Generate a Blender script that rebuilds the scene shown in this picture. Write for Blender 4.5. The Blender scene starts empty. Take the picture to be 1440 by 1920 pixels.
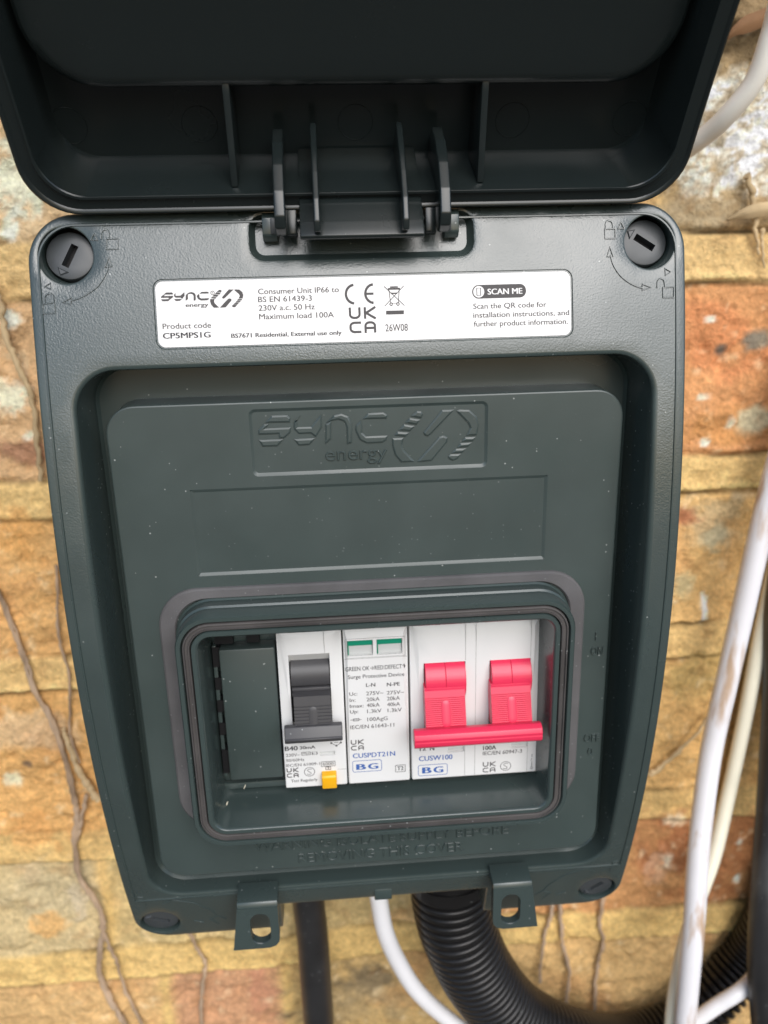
import bpy, bmesh, math, random
import numpy as np
from mathutils import Vector, Matrix
from mathutils.geometry import delaunay_2d_cdt

# everything below is measured in millimetres (x right, y into the wall, z up) and scaled to metres on creation
MM = 0.001
S = bpy.context.scene
COL = S.collection
random.seed(4)

# ------------------------------------------------------------------ camera, sky, sun, exposure
cam_data = bpy.data.cameras.new("camera")
cam = bpy.data.objects.new("camera", cam_data)
COL.objects.link(cam)
RX = (0.996766, -0.076948, -0.023151)
RY = (-0.044995, -0.295769, -0.954199)
RZ = (0.066576, 0.952155, -0.298274)
cam.matrix_world = Matrix(((RX[0], -RY[0], -RZ[0], -10.7466 * MM), (RX[1], -RY[1], -RZ[1], -195.3172 * MM),
                           (RX[2], -RY[2], -RZ[2], 91.7902 * MM), (0, 0, 0, 1)))
cam_data.sensor_fit = 'VERTICAL'
cam_data.sensor_height = 9.8
cam_data.sensor_width = 7.35
cam_data.lens = 1505.32 / 1920 * 9.8
cam_data.clip_start = 0.005
cam_data.clip_end = 50
cam_data.dof.use_dof = True
cam_data.dof.focus_distance = 0.192
cam_data.dof.aperture_fstop = 4.2
S.camera = cam

SUN_EL, SUN_AZ = math.radians(36), math.radians(168)   # azimuth clockwise from +y seen from above
world = bpy.data.worlds.new("World")
S.world = world
world.use_nodes = True
nt = world.node_tree
bg = nt.nodes["Background"]
sky = nt.nodes.new("ShaderNodeTexSky")
sky.sky_type = 'NISHITA'
sky.sun_disc = False
sky.sun_elevation = SUN_EL
sky.sun_rotation = SUN_AZ
sky.air_density = 1.0
sky.dust_density = 1.6
sky.ozone_density = 2.0
nt.links.new(sky.outputs[0], bg.inputs[0])
bg.inputs[1].default_value = 0.085

sun_data = bpy.data.lights.new("sun", 'SUN')
sun_data.energy = 1.5
sun_data.angle = math.radians(50)
sun_data.color = (1.0, 0.985, 0.97)
sun = bpy.data.objects.new("sun", sun_data)
COL.objects.link(sun)
sd = Vector((math.sin(SUN_AZ) * math.cos(SUN_EL), math.cos(SUN_AZ) * math.cos(SUN_EL), math.sin(SUN_EL)))
sun.rotation_euler = sd.to_track_quat('Z', 'Y').to_euler()
sun.location = sd * 3

S.view_settings.view_transform = 'Standard'
S.view_settings.look = 'None'
S.view_settings.exposure = 0.86
S.view_settings.gamma = 1.0
S.view_settings.use_curve_mapping = False

# ------------------------------------------------------------------ materials
def mat(name, color, rough=0.4, spec=0.5, bump=0.0, bscale=900.0, dust=0.0, mottle=0.0, rvar=0.0, metallic=0.0, sss=0.0, streak=None):
    m = bpy.data.materials.new(name)
    m.use_nodes = True
    t = m.node_tree
    N, L = t.nodes, t.links
    b = N["Principled BSDF"]
    b.inputs["Base Color"].default_value = (*color, 1)
    b.inputs["Roughness"].default_value = rough
    b.inputs["Specular IOR Level"].default_value = spec
    b.inputs["Metallic"].default_value = metallic
    co = N.new("ShaderNodeTexCoord")
    out = None
    if mottle or dust or streak:
        base = N.new("ShaderNodeRGB")
        base.outputs[0].default_value = (*color, 1)
        out = base.outputs[0]
    if mottle:
        n = N.new("ShaderNodeTexNoise")
        n.inputs["Scale"].default_value = 60
        n.inputs["Detail"].default_value = 6
        L.new(co.outputs["Object"], n.inputs["Vector"])
        r = N.new("ShaderNodeMapRange")
        r.inputs[1].default_value, r.inputs[2].default_value = 0.3, 0.7
        r.inputs[3].default_value, r.inputs[4].default_value = 1 - mottle, 1 + mottle
        L.new(n.outputs[0], r.inputs[0])
        mx = N.new("ShaderNodeMix"); mx.data_type = 'RGBA'; mx.blend_type = 'MULTIPLY'
        mx.inputs[0].default_value = 1
        L.new(out, mx.inputs[6]); L.new(r.outputs[0], mx.inputs[7])
        out = mx.outputs[2]
    if streak:
        n = N.new("ShaderNodeTexNoise")
        mp = N.new("ShaderNodeMapping")
        mp.inputs["Scale"].default_value = streak[1]
        L.new(co.outputs["Object"], mp.inputs[0]); L.new(mp.outputs[0], n.inputs["Vector"])
        n.inputs["Scale"].default_value = 1
        n.inputs["Detail"].default_value = 7
        r = N.new("ShaderNodeMapRange")
        r.inputs[1].default_value, r.inputs[2].default_value = streak[2], streak[2] + 0.14
        r.inputs[3].default_value, r.inputs[4].default_value = 0, streak[3]
        L.new(n.outputs[0], r.inputs[0])
        mx = N.new("ShaderNodeMix"); mx.data_type = 'RGBA'
        L.new(r.outputs[0], mx.inputs[0]); L.new(out, mx.inputs[6])
        mx.inputs[7].default_value = (*streak[0], 1)
        out = mx.outputs[2]
    if dust:
        v = N.new("ShaderNodeTexVoronoi")
        v.inputs["Scale"].default_value = 620
        L.new(co.outputs["Object"], v.inputs["Vector"])
        lt = N.new("ShaderNodeMath"); lt.operation = 'LESS_THAN'
        lt.inputs[1].default_value = 0.125
        n = N.new("ShaderNodeTexNoise"); n.inputs["Scale"].default_value = 25
        L.new(co.outputs["Object"], n.inputs["Vector"])
        L.new(v.outputs["Distance"], lt.inputs[0])
        sp = N.new("ShaderNodeSeparateColor")
        L.new(v.outputs["Color"], sp.inputs[0])
        md = N.new("ShaderNodeMath"); md.operation = 'MULTIPLY'
        L.new(n.outputs[0], md.inputs[0]); md.inputs[1].default_value = dust * 2
        g2 = N.new("ShaderNodeMath"); g2.operation = 'LESS_THAN'
        L.new(sp.outputs[0], g2.inputs[0]); L.new(md.outputs[0], g2.inputs[1])
        mu = N.new("ShaderNodeMath"); mu.operation = 'MULTIPLY'
        L.new(lt.outputs[0], mu.inputs[0]); L.new(g2.outputs[0], mu.inputs[1])
        mu2 = N.new("ShaderNodeMath"); mu2.operation = 'MULTIPLY'
        L.new(mu.outputs[0], mu2.inputs[0]); L.new(sp.outputs[1], mu2.inputs[1])
        mx = N.new("ShaderNodeMix"); mx.data_type = 'RGBA'
        L.new(mu2.outputs[0], mx.inputs[0]); L.new(out, mx.inputs[6])
        mx.inputs[7].default_value = (0.30, 0.32, 0.31, 1)
        out = mx.outputs[2]
    if out is not None:
        L.new(out, b.inputs["Base Color"])
    if rvar:
        n = N.new("ShaderNodeTexNoise")
        n.inputs["Scale"].default_value = 35; n.inputs["Detail"].default_value = 8
        L.new(co.outputs["Object"], n.inputs["Vector"])
        r = N.new("ShaderNodeMapRange")
        r.inputs[1].default_value, r.inputs[2].default_value = 0.3, 0.7
        r.inputs[3].default_value, r.inputs[4].default_value = rough - rvar, rough + rvar
        L.new(n.outputs[0], r.inputs[0]); L.new(r.outputs[0], b.inputs["Roughness"])
    if bump:
        n = N.new("ShaderNodeTexNoise")
        n.inputs["Scale"].default_value = bscale; n.inputs["Detail"].default_value = 3
        L.new(co.outputs["Object"], n.inputs["Vector"])
        bp = N.new("ShaderNodeBump")
        bp.inputs["Strength"].default_value = 1
        bp.inputs["Distance"].default_value = bump * MM
        L.new(n.outputs[0], bp.inputs["Height"]); L.new(bp.outputs[0], b.inputs["Normal"])
    if sss:
        b.inputs["Subsurface Weight"].default_value = sss
        b.inputs["Subsurface Radius"].default_value = (1, .6, .5)
        b.inputs["Subsurface Scale"].default_value = 0.0008
    return m

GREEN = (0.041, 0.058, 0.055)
M = {}
M['frame'] = mat("textured_green_plastic", GREEN, 0.29, 1.0, bump=0.06, bscale=2300, dust=0.14, rvar=0.08, mottle=0.08)
M['panel'] = mat("satin_green_plastic", GREEN, 0.40, 0.65, bump=0.006, bscale=1200, dust=0.30, mottle=0.09, rvar=0.09)
M['inner'] = mat("smooth_green_plastic", GREEN, 0.25, 0.7, dust=0.10, rvar=0.05)
M['lid'] = mat("glossy_green_plastic_shaded", (0.013, 0.018, 0.018), 0.24, 0.5, dust=0.0, rvar=0.05)  # same plastic as the cover, base darkened to hold the lid's shade
M['box'] = mat("rear_box_plastic", GREEN, 0.42, 0.5, bump=0.02)
M['foam'] = mat("foam_rubber", (0.098, 0.095, 0.097), 0.85, 0.3, bump=0.06, bscale=1800, mottle=0.2, dust=0.35)
M['seal'] = mat("black_rubber", (0.06, 0.055, 0.053), 0.62, 0.4, bump=0.05, bscale=1500, mottle=0.3, dust=0.45)
M['slot'] = mat("black_opening_shade", (0.006, 0.006, 0.007), 0.6, 0.3)  # near-black colour paints the shade inside slots and deep recesses
M['screw'] = mat("dark_grey_plastic", (0.05, 0.056, 0.06), 0.38, 0.5, bump=0.01, bscale=800, rvar=0.06)
M['label'] = mat("satin_white_label", (0.80, 0.79, 0.78), 0.38, 0.5, mottle=0.03)
M['ink'] = mat("grey_ink", (0.075, 0.07, 0.07), 0.55, 0.3)
M['ink_dark'] = mat("dark_ink", (0.03, 0.03, 0.033), 0.5, 0.3)
M['ink_blue'] = mat("blue_ink", (0.05, 0.12, 0.36), 0.5, 0.3)
M['white'] = mat("white_moulded_plastic", (0.69, 0.69, 0.68), 0.34, 0.5, mottle=0.025, sss=0.0)
M['white_in'] = mat("white_recess_plastic", (0.70, 0.70, 0.68), 0.45, 0.4)
M['black'] = mat("black_toggle_plastic", (0.055, 0.054, 0.057), 0.42, 0.5, bump=0.01, bscale=1200, dust=0.1)
M['red'] = mat("pinkish_red_plastic", (0.70, 0.03, 0.085), 0.33, 0.5, bump=0.004, bscale=700)
M['yellow'] = mat("yellow_plastic", (0.85, 0.42, 0.005), 0.35, 0.5)
M['green'] = mat("green_flag", (0.0, 0.24, 0.14), 0.4, 0.5)
M['greywin'] = mat("grey_flag", (0.52, 0.53, 0.52), 0.5, 0.4)
M['cable_white'] = mat("white_pvc", (0.78, 0.765, 0.785), 0.36, 0.5, mottle=0.03, streak=((0.45, 0.27, 0.13), (170, 170, 24), 0.55, 0.8))
M['cable_clean'] = mat("clean_white_pvc", (0.80, 0.795, 0.81), 0.34, 0.5, mottle=0.02)
M['cable_ivory'] = mat("ivory_pvc", (0.86, 0.83, 0.75), 0.38, 0.5, mottle=0.05, streak=((0.35, 0.25, 0.15), (300, 300, 300), 0.72, 0.5))
M['cable_cream'] = mat("cream_pvc", (0.86, 0.82, 0.66), 0.4, 0.5, mottle=0.05, dust=0.0, streak=((0.35, 0.25, 0.15), (300, 300, 300), 0.72, 0.5))
M['conduit'] = mat("black_corrugated_plastic", (0.011, 0.0105, 0.0105), 0.30, 0.5, mottle=0.1, dust=0.05)
M['pipe'] = mat("black_pvc_sheath", (0.022, 0.022, 0.023), 0.42, 0.5, bump=0.08, bscale=120, mottle=0.3, dust=0.15, streak=((0.12, 0.12, 0.115), (60, 60, 12), 0.58, 0.5))
M['stem'] = mat("dead_stem_bark", (0.38, 0.27, 0.18), 0.85, 0.2, bump=0.3, bscale=350, mottle=0.45, streak=((0.48, 0.36, 0.26), (500, 500, 60), 0.5, 0.8))
M['straw'] = mat("dried_leaf", (0.50, 0.37, 0.21), 0.8, 0.2, bump=0.15, bscale=300, mottle=0.25)
M['straw_dark'] = mat("dried_brown_leaf", (0.22, 0.12, 0.06), 0.8, 0.2, bump=0.15, bscale=300, mottle=0.3)

# ------------------------------------------------------------------ mesh helpers
def arc(z):                       # depth of the bowed front of the cover
    return -11.7 + 0.00155 * (z - 10) ** 2

def rr(x0, x1, z0, z1, r, n=8):   # rounded rectangle, counter-clockwise seen from the front
    pts = []
    for cx, cz, a0 in ((x1 - r, z1 - r, 0), (x0 + r, z1 - r, 90), (x0 + r, z0 + r, 180), (x1 - r, z0 + r, 270)):
        for k in range(n + 1):
            a = math.radians(a0 + 90 * k / n)
            pts.append((cx + r * math.cos(a), cz + r * math.sin(a)))
    return pts

def circ(cx, cz, r, n=32):
    return [(cx + r * math.cos(2 * math.pi * k / n), cz + r * math.sin(2 * math.pi * k / n)) for k in range(n)]

def dense(loop, step):
    out = []
    for i, p in enumerate(loop):
        q = loop[(i + 1) % len(loop)]
        k = max(1, int(math.hypot(q[0] - p[0], q[1] - p[1]) / step))
        for j in range(k):
            out.append((p[0] + (q[0] - p[0]) * j / k, p[1] + (q[1] - p[1]) * j / k))
    return out

def inside(p, loop):
    c = False
    j = len(loop) - 1
    for i in range(len(loop)):
        if (loop[i][1] > p[1]) != (loop[j][1] > p[1]) and p[0] < (loop[j][0] - loop[i][0]) * (p[1] - loop[i][1]) / (loop[j][1] - loop[i][1]) + loop[i][0]:
            c = not c
        j = i
    return c

class MB:
    def __init__(self):
        self.bm = bmesh.new()
        self.mats = []
    def mi(self, m):
        if m not in self.mats:
            self.mats.append(m)
        return self.mats.index(m)
    def face(self, pts, m):
        vs = [self.bm.verts.new(p) for p in pts]
        try:
            f = self.bm.faces.new(vs)
            f.material_index = self.mi(m)
        except ValueError:
            pass
    def loft(self, loops, m, closed=True, flip=False):
        rows = [[self.bm.verts.new(p) for p in l] for l in loops]
        i = self.mi(m)
        n = len(rows[0])
        for a, b in zip(rows, rows[1:]):
            for k in range(n if closed else n - 1):
                q = [a[k], a[(k + 1) % n], b[(k + 1) % n], b[k]]
                if flip:
                    q.reverse()
                f = self.bm.faces.new(q)
                f.material_index = i
        return rows
    def plate(self, outer, holes, y, m, grid=0.0, back=False):
        """flat or bowed sheet with holes; y is a number or a function of (x, z)"""
        yf = y if callable(y) else (lambda x, z: y)
        pts, edges = [], []
        for l in [outer] + holes:
            s = len(pts)
            pts += [Vector(p) for p in l]
            edges += [(s + k, s + (k + 1) % len(l)) for k in range(len(l))]
        if grid:
            x0, x1 = min(p[0] for p in outer), max(p[0] for p in outer)
            z0, z1 = min(p[1] for p in outer), max(p[1] for p in outer)
            bound = np.array([(p.x, p.y) for p in pts])
            for gx in np.arange(x0 + grid / 2, x1, grid):
                for gz in np.arange(z0 + grid / 2, z1, grid):
                    if inside((gx, gz), outer) and not any(inside((gx, gz), h) for h in holes):
                        if np.min(np.hypot(bound[:, 0] - gx, bound[:, 1] - gz)) > grid * 0.45:
                            pts.append(Vector((gx, gz)))
        v, e, f, *_ = delaunay_2d_cdt(pts, edges, [], 0, 1e-6)
        bv = [self.bm.verts.new((p.x, yf(p.x, p.y), p.y)) for p in v]
        i = self.mi(m)
        for t in f:
            c = (sum(v[k].x for k in t) / len(t), sum(v[k].y for k in t) / len(t))
            if inside(c, outer) and not any(inside(c, h) for h in holes):
                q = [bv[k] for k in t]
                n = (q[1].co - q[0].co).cross(q[2].co - q[0].co)
                if (n.y > 0) != back:
                    q.reverse()
                try:
                    self.bm.faces.new(q).material_index = i
                except ValueError:
                    pass
    def box(self, x0, x1, y0, y1, z0, z1, m, bevel=0.0, seg=2):
        b = bmesh.new()
        bmesh.ops.create_cube(b, size=1)
        for v in b.verts:
            v.co = Vector(((x0 + x1) / 2 + v.co.x * (x1 - x0), (y0 + y1) / 2 + v.co.y * (y1 - y0), (z0 + z1) / 2 + v.co.z * (z1 - z0)))
        if bevel:
            bmesh.ops.bevel(b, geom=b.edges[:], offset=bevel, segments=seg, affect='EDGES', profile=0.5)
        self.absorb(b, m)
    def absorb(self, b, m, mtx=None):
        i = self.mi(m)
        mp = {}
        for v in b.verts:
            mp[v] = self.bm.verts.new(mtx @ v.co if mtx else v.co)
        for f in b.faces:
            try:
                self.bm.faces.new([mp[v] for v in f.verts]).material_index = i
            except ValueError:
                pass
        b.free()
    def prism_x(self, prof, x0, x1, m, bevel=0.0, seg=2):
        """profile of (y, z) points extruded along x"""
        b = bmesh.new()
        A = [b.verts.new((x0, p[0], p[1])) for p in prof]
        B = [b.verts.new((x1, p[0], p[1])) for p in prof]
        b.faces.new(A); b.faces.new(B[::-1])
        for k in range(len(prof)):
            b.faces.new([A[k], B[k], B[(k + 1) % len(prof)], A[(k + 1) % len(prof)]])
        bmesh.ops.recalc_face_normals(b, faces=b.faces[:])
        if bevel:
            bmesh.ops.bevel(b, geom=b.edges[:], offset=bevel, segments=seg, affect='EDGES', profile=0.5, clamp_overlap=True)
        self.absorb(b, m)
    def prism_y(self, loop, y0, y1, m, bevel=0.0):
        """outline of (x, z) points extruded along y, front at y0 with an optional chamfer"""
        if bevel:
            cx, cz = sum(p[0] for p in loop) / len(loop), sum(p[1] for p in loop) / len(loop)
            sm = inset(loop, bevel)
            self.loft([[(p[0], y0, p[1]) for p in sm], [(p[0], y0 + bevel * .35, p[1]) for p in inset(loop, bevel * .3)], [(p[0], y0 + bevel, p[1]) for p in loop], [(p[0], y1, p[1]) for p in loop]], m)
            self.plate(sm, [], y0, m)
        else:
            self.loft([[(p[0], y0, p[1]) for p in loop], [(p[0], y1, p[1]) for p in loop]], m)
            self.plate(loop, [], y0, m)
    def tube(self, pts, r, m, n=16, caps=True, squash=1.0):
        pts = [Vector(p) for p in pts]
        rs = r if isinstance(r, (list, tuple)) else [r] * len(pts)
        t0 = (pts[1] - pts[0]).normalized()
        up = Vector((0, 1, 0)) if abs(t0.y) < 0.9 else Vector((1, 0, 0))
        nrm = (up - t0 * up.dot(t0)).normalized()
        loops = []
        for k, p in enumerate(pts):
            t = (pts[min(k + 1, len(pts) - 1)] - pts[max(k - 1, 0)]).normalized()
            nrm = (nrm - t * nrm.dot(t)).normalized()
            bi = t.cross(nrm)
            loops.append([tuple(p + (nrm * math.cos(2 * math.pi * j / n) * squash + bi * math.sin(2 * math.pi * j / n)) * rs[k]) for j in range(n)])
        rows = self.loft(loops, m)
        if caps:
            self.bm.faces.new(rows[0][::-1]).material_index = self.mi(m)
            self.bm.faces.new(rows[-1]).material_index = self.mi(m)
    def ribbon(self, pts, w, m, yf, lift=0.25):
        """thin raised line over a bowed face, pts in (x, z)"""
        n = len(pts)
        L_ = []
        for k in range(n):
            a, b = pts[max(k - 1, 0)], pts[min(k + 1, n - 1)]
            if pts[0] == pts[-1] and k in (0, n - 1):
                a, b = pts[-2], pts[1]
            dx, dz = b[0] - a[0], b[1] - a[1]
            l = math.hypot(dx, dz) or 1
            nx, nz = -dz / l, dx / l
            sec = []
            for o, h in ((-w / 2, -0.1), (-w / 4, lift), (w / 4, lift), (w / 2, -0.1)):
                x, z = pts[k][0] + nx * o, pts[k][1] + nz * o
                sec.append((x, yf(x, z) - h, z))
            L_.append(sec)
        self.loft(L_, m, closed=False)
    def text(self, s, x, z, w, h, m, y=0.0, bold=0, extrude=0.0, yf=None, align_h=None):
        cu = bpy.data.curves.new("t", 'FONT')
        cu.body = s
        cu.size = 1
        cu.resolution_u = 3
        cu.offset = 0
        cu.extrude = 0
        if extrude:
            cu.bevel_depth = 0.04
            cu.bevel_resolution = 1
            cu.offset = -0.022
        ob = bpy.data.objects.new("t", cu)
        COL.objects.link(ob)
        bpy.context.view_layer.update()
        me = bpy.data.meshes.new_from_object(ob.evaluated_get(bpy.context.evaluated_depsgraph_get()))
        bpy.data.objects.remove(ob)
        bpy.data.curves.remove(cu)
        xs = [v.co.x for v in me.vertices]
        if not xs:
            return
        a, b_ = min(xs), max(xs)
        cap = 0.693 + 0.02 * bold      # cap height of the built-in face at size 1
        sx = w / (b_ - a)
        sz = h / cap
        b = bmesh.new()
        b.from_mesh(me)
        bpy.data.meshes.remove(me)
        if bold and not extrude:   # a second pass beside the first thickens the strokes
            sh = 0.035 * bold
            dup = bmesh.ops.duplicate(b, geom=b.verts[:] + b.edges[:] + b.faces[:])
            for v in dup['geom']:
                if isinstance(v, bmesh.types.BMVert):
                    v.co.x += sh
                    v.co.z = -0.5
            b_ += sh
            sx = w / (b_ - a)
        i = self.mi(m)
        mp = {}
        for v in b.verts:
            px, pz = x + (v.co.x - a) * sx, z + v.co.y * sz
            yy = (yf(px, pz) if yf else y) - ((extrude * v.co.z / 0.04 if v.co.z > 0.002 else -0.06) if extrude else 0) - (0.004 if v.co.z < -.2 else 0)
            mp[v] = self.bm.verts.new((px, yy, pz))
        for f in b.faces:
            q = [mp[v] for v in f.verts]
            try:
                self.bm.faces.new(q).material_index = i
            except ValueError:
                pass
        b.free()
    def build(self, name, parent=None, smooth=35, weld=True, mtx=None, recalc=True):
        if weld:
            bmesh.ops.remove_doubles(self.bm, verts=self.bm.verts[:], dist=0.004)
        if recalc:
            bmesh.ops.recalc_face_normals(self.bm, faces=self.bm.faces[:])
        me = bpy.data.meshes.new(name)
        self.bm.to_mesh(me)
        self.bm.free()
        me.transform(Matrix.Scale(MM, 4) @ (mtx or Matrix.Identity(4)))
        for m in self.mats:
            me.materials.append(m)
        if smooth:
            me.polygons.foreach_set("use_smooth", [True] * len(me.polygons))
            me.set_sharp_from_angle(angle=math.radians(smooth))
        o = bpy.data.objects.new(name, me)
        COL.objects.link(o)
        if parent:
            o.parent = parent
            if parent.type == 'EMPTY':
                o.matrix_parent_inverse = Matrix.Translation(-parent.location)
        return o

def inset(loop, d):               # offset a counter-clockwise outline inwards
    n = len(loop)
    out = []
    for k in range(n):
        p = loop[k]
        j = 1
        while math.hypot(loop[(k - j) % n][0] - p[0], loop[(k - j) % n][1] - p[1]) < 1e-6: j += 1
        a = loop[(k - j) % n]
        j = 1
        while math.hypot(loop[(k + j) % n][0] - p[0], loop[(k + j) % n][1] - p[1]) < 1e-6: j += 1
        b = loop[(k + j) % n]
        e1 = Vector((p[0] - a[0], p[1] - a[1])).normalized()
        e2 = Vector((b[0] - p[0], b[1] - p[1])).normalized()
        n1, n2 = Vector((-e1.y, e1.x)), Vector((-e2.y, e2.x))
        m = (n1 + n2)
        m = m / max(0.3, (1 + n1.dot(n2)))
        out.append((p[0] + m.x * d, p[1] + m.y * d))
    return out

def spline(pts, k=8):             # Catmull-Rom through the points
    P = [Vector(p) for p in pts]
    P = [P[0] * 2 - P[1]] + P + [P[-1] * 2 - P[-2]]
    out = []
    for i in range(1, len(P) - 2):
        for j in range(k):
            t = j / k
            a, b, c, d = P[i - 1], P[i], P[i + 1], P[i + 2]
            out.append(0.5 * ((2 * b) + (c - a) * t + (2 * a - 5 * b + 4 * c - d) * t * t + (3 * b - a - 3 * c + d) * t ** 3))
    out.append(P[-2])
    return out

def tag(o, label, cat, group=None, kind=None):
    if label: o["label"] = label
    if cat: o["category"] = cat
    if group: o["group"] = group
    if kind: o["kind"] = kind
    return o

def empty(name, loc, label, cat, group=None):
    o = bpy.data.objects.new(name, None)
    COL.objects.link(o)
    o.empty_display_size = 0.01
    o.location = Vector(loc) * MM
    return tag(o, label, cat, group)

LABEL_TEXT= [('Product code', -47.04, 78.13, 10.96, 1.17, 0), ('CP5MPS1G', -47.12, 76.01, 10.82, 1.23, 1), ('Consumer Unit IP66 to', -25.01, 85.2, 18.52, 1.17, 0), ('BS EN 61439-3', -25.11, 83.45, 12.33, 1.17, 0), ('230V a.c. 50 Hz', -25.09, 81.55, 12.89, 1.18, 0), ('Maximum load 100A', -25.07, 79.65, 17.2, 1.18, 0), ('BS7671 Residential, External use only', -31.66, 75.73, 25.41, 0.95, 1), ('26W08', 3.96, 76.15, 5.24, 1.55, 0), ('Scan the QR code for', 24.75, 80.62, 17.45, 1.15, 0), ('installation instructions, and', 24.7, 78.62, 22.9, 1.16, 0), ('further product information.', 24.76, 76.63, 22.48, 1.16, 0), ('energy', -41.59, 82.83, 5.18, 0.64, 1), ('UK', -4.43, 79.12, 6.15, 2.61, 1), ('CA', -4.37, 75.96, 6.21, 2.5, 1)]
RCBO_TEXT = [('B40', -26.35, -37.94, 3.56, 1.42, 1), ('30mA', -22.25, -37.75, 4.37, 1.03, 1), ('230V~', -26.19, -39.89, 3.94, 1.0, 0), ('E3', -18.94, -39.75, 1.61, 1.0, 0), ('50/60Hz', -26.23, -41.51, 5.07, 0.93, 0), ('IEC/EN 61009-1', -26.32, -43.16, 9.41, 0.94, 0), ('6000', -16.13, -43.42, 3.08, 0.97, 0), ('3', -14.91, -44.74, 0.6, 0.7, 0), ('UK', -26.31, -44.97, 3.21, 1.39, 0), ('CA', -26.26, -46.66, 3.34, 1.36, 0), ('Test Regularly', -25.26, -48.31, 7.45, 0.95, 0)]
SPD_TEXT = [('GREEN OK→RED:DEFECT↑', -8.62, -14.33, 16.44, 1.29, 1), ('Surge Protective Device', -8.02, -16.68, 15.41, 1.14, 1), ('L-N', -3.16, -19.41, 2.56, 1.15, 1), ('N-PE', 2.54, -19.59, 3.63, 1.15, 1), ('Uc:', -7.83, -21.84, 2.2, 1.09, 0), ('275V~', -3.2, -22.0, 4.76, 1.15, 0), ('275V~', 2.48, -22.17, 4.79, 1.16, 0), ('In:', -7.8, -23.77, 1.61, 1.09, 0), ('20kA', -3.14, -23.87, 3.61, 1.16, 0), ('20kA', 2.5, -23.97, 3.59, 1.16, 0), ('Imax:', -7.82, -25.64, 3.83, 1.1, 0), ('40kA', -3.14, -25.7, 3.57, 1.17, 0), ('40kA', 2.5, -25.83, 3.59, 1.17, 0), ('Up:', -7.81, -27.38, 2.26, 1.1, 0), ('1.3kV', -3.09, -27.57, 4.0, 1.17, 0), ('1.3kV', 2.58, -27.68, 3.95, 1.17, 0), ('100AgG', -3.12, -30.11, 5.66, 1.18, 0), ('IEC/EN 61643-11', -7.91, -32.33, 12.26, 1.19, 0), ('UK', -7.94, -37.18, 3.44, 1.46, 0), ('CA', -8.01, -39.17, 3.7, 1.46, 0), ('CUSPDT21N', -7.56, -41.74, 11.98, 1.56, 2), ('BG', -6.72, -45.59, 6.31, 1.93, 3), ('T2', 4.91, -46.63, 1.83, 1.32, 1)]
SW_TEXT = [('CUSW100', 11.14, -44.12, 9.65, 1.65, 2), ('BG', 12.03, -48.26, 6.15, 2.13, 3), ('12', 11.41, -40.73, 1.82, 1.39, 1), ('N', 14.3, -40.8, 1.29, 1.39, 1), ('100A', 29.56, -41.84, 3.79, 1.4, 1), ('IEC/EN 60947-3', 29.52, -43.55, 11.33, 1.24, 0), ('UK', 29.58, -47.25, 3.66, 1.48, 0), ('CA', 29.6, -49.23, 3.59, 1.43, 0)]
PANEL_TEXT= [('WARNING ISOLATE SUPPLY BEFORE', -37.1, -70.55, 74.54, 3.17, 0), ('REMOVING THIS COVER', -24.59, -75.52, 48.68, 3.21, 0), ('I', 60.14, -8.94, 0.38, 2.43, 0), ('ON', 59.12, -13.41, 3.45, 2.46, 0), ('OFF', 58.6, -41.03, 4.52, 2.47, 0), ('O', 59.92, -45.39, 1.41, 2.32, 0), ('energy', -11.41, 44.58, 15.65, 2.72, 1)]
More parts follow.
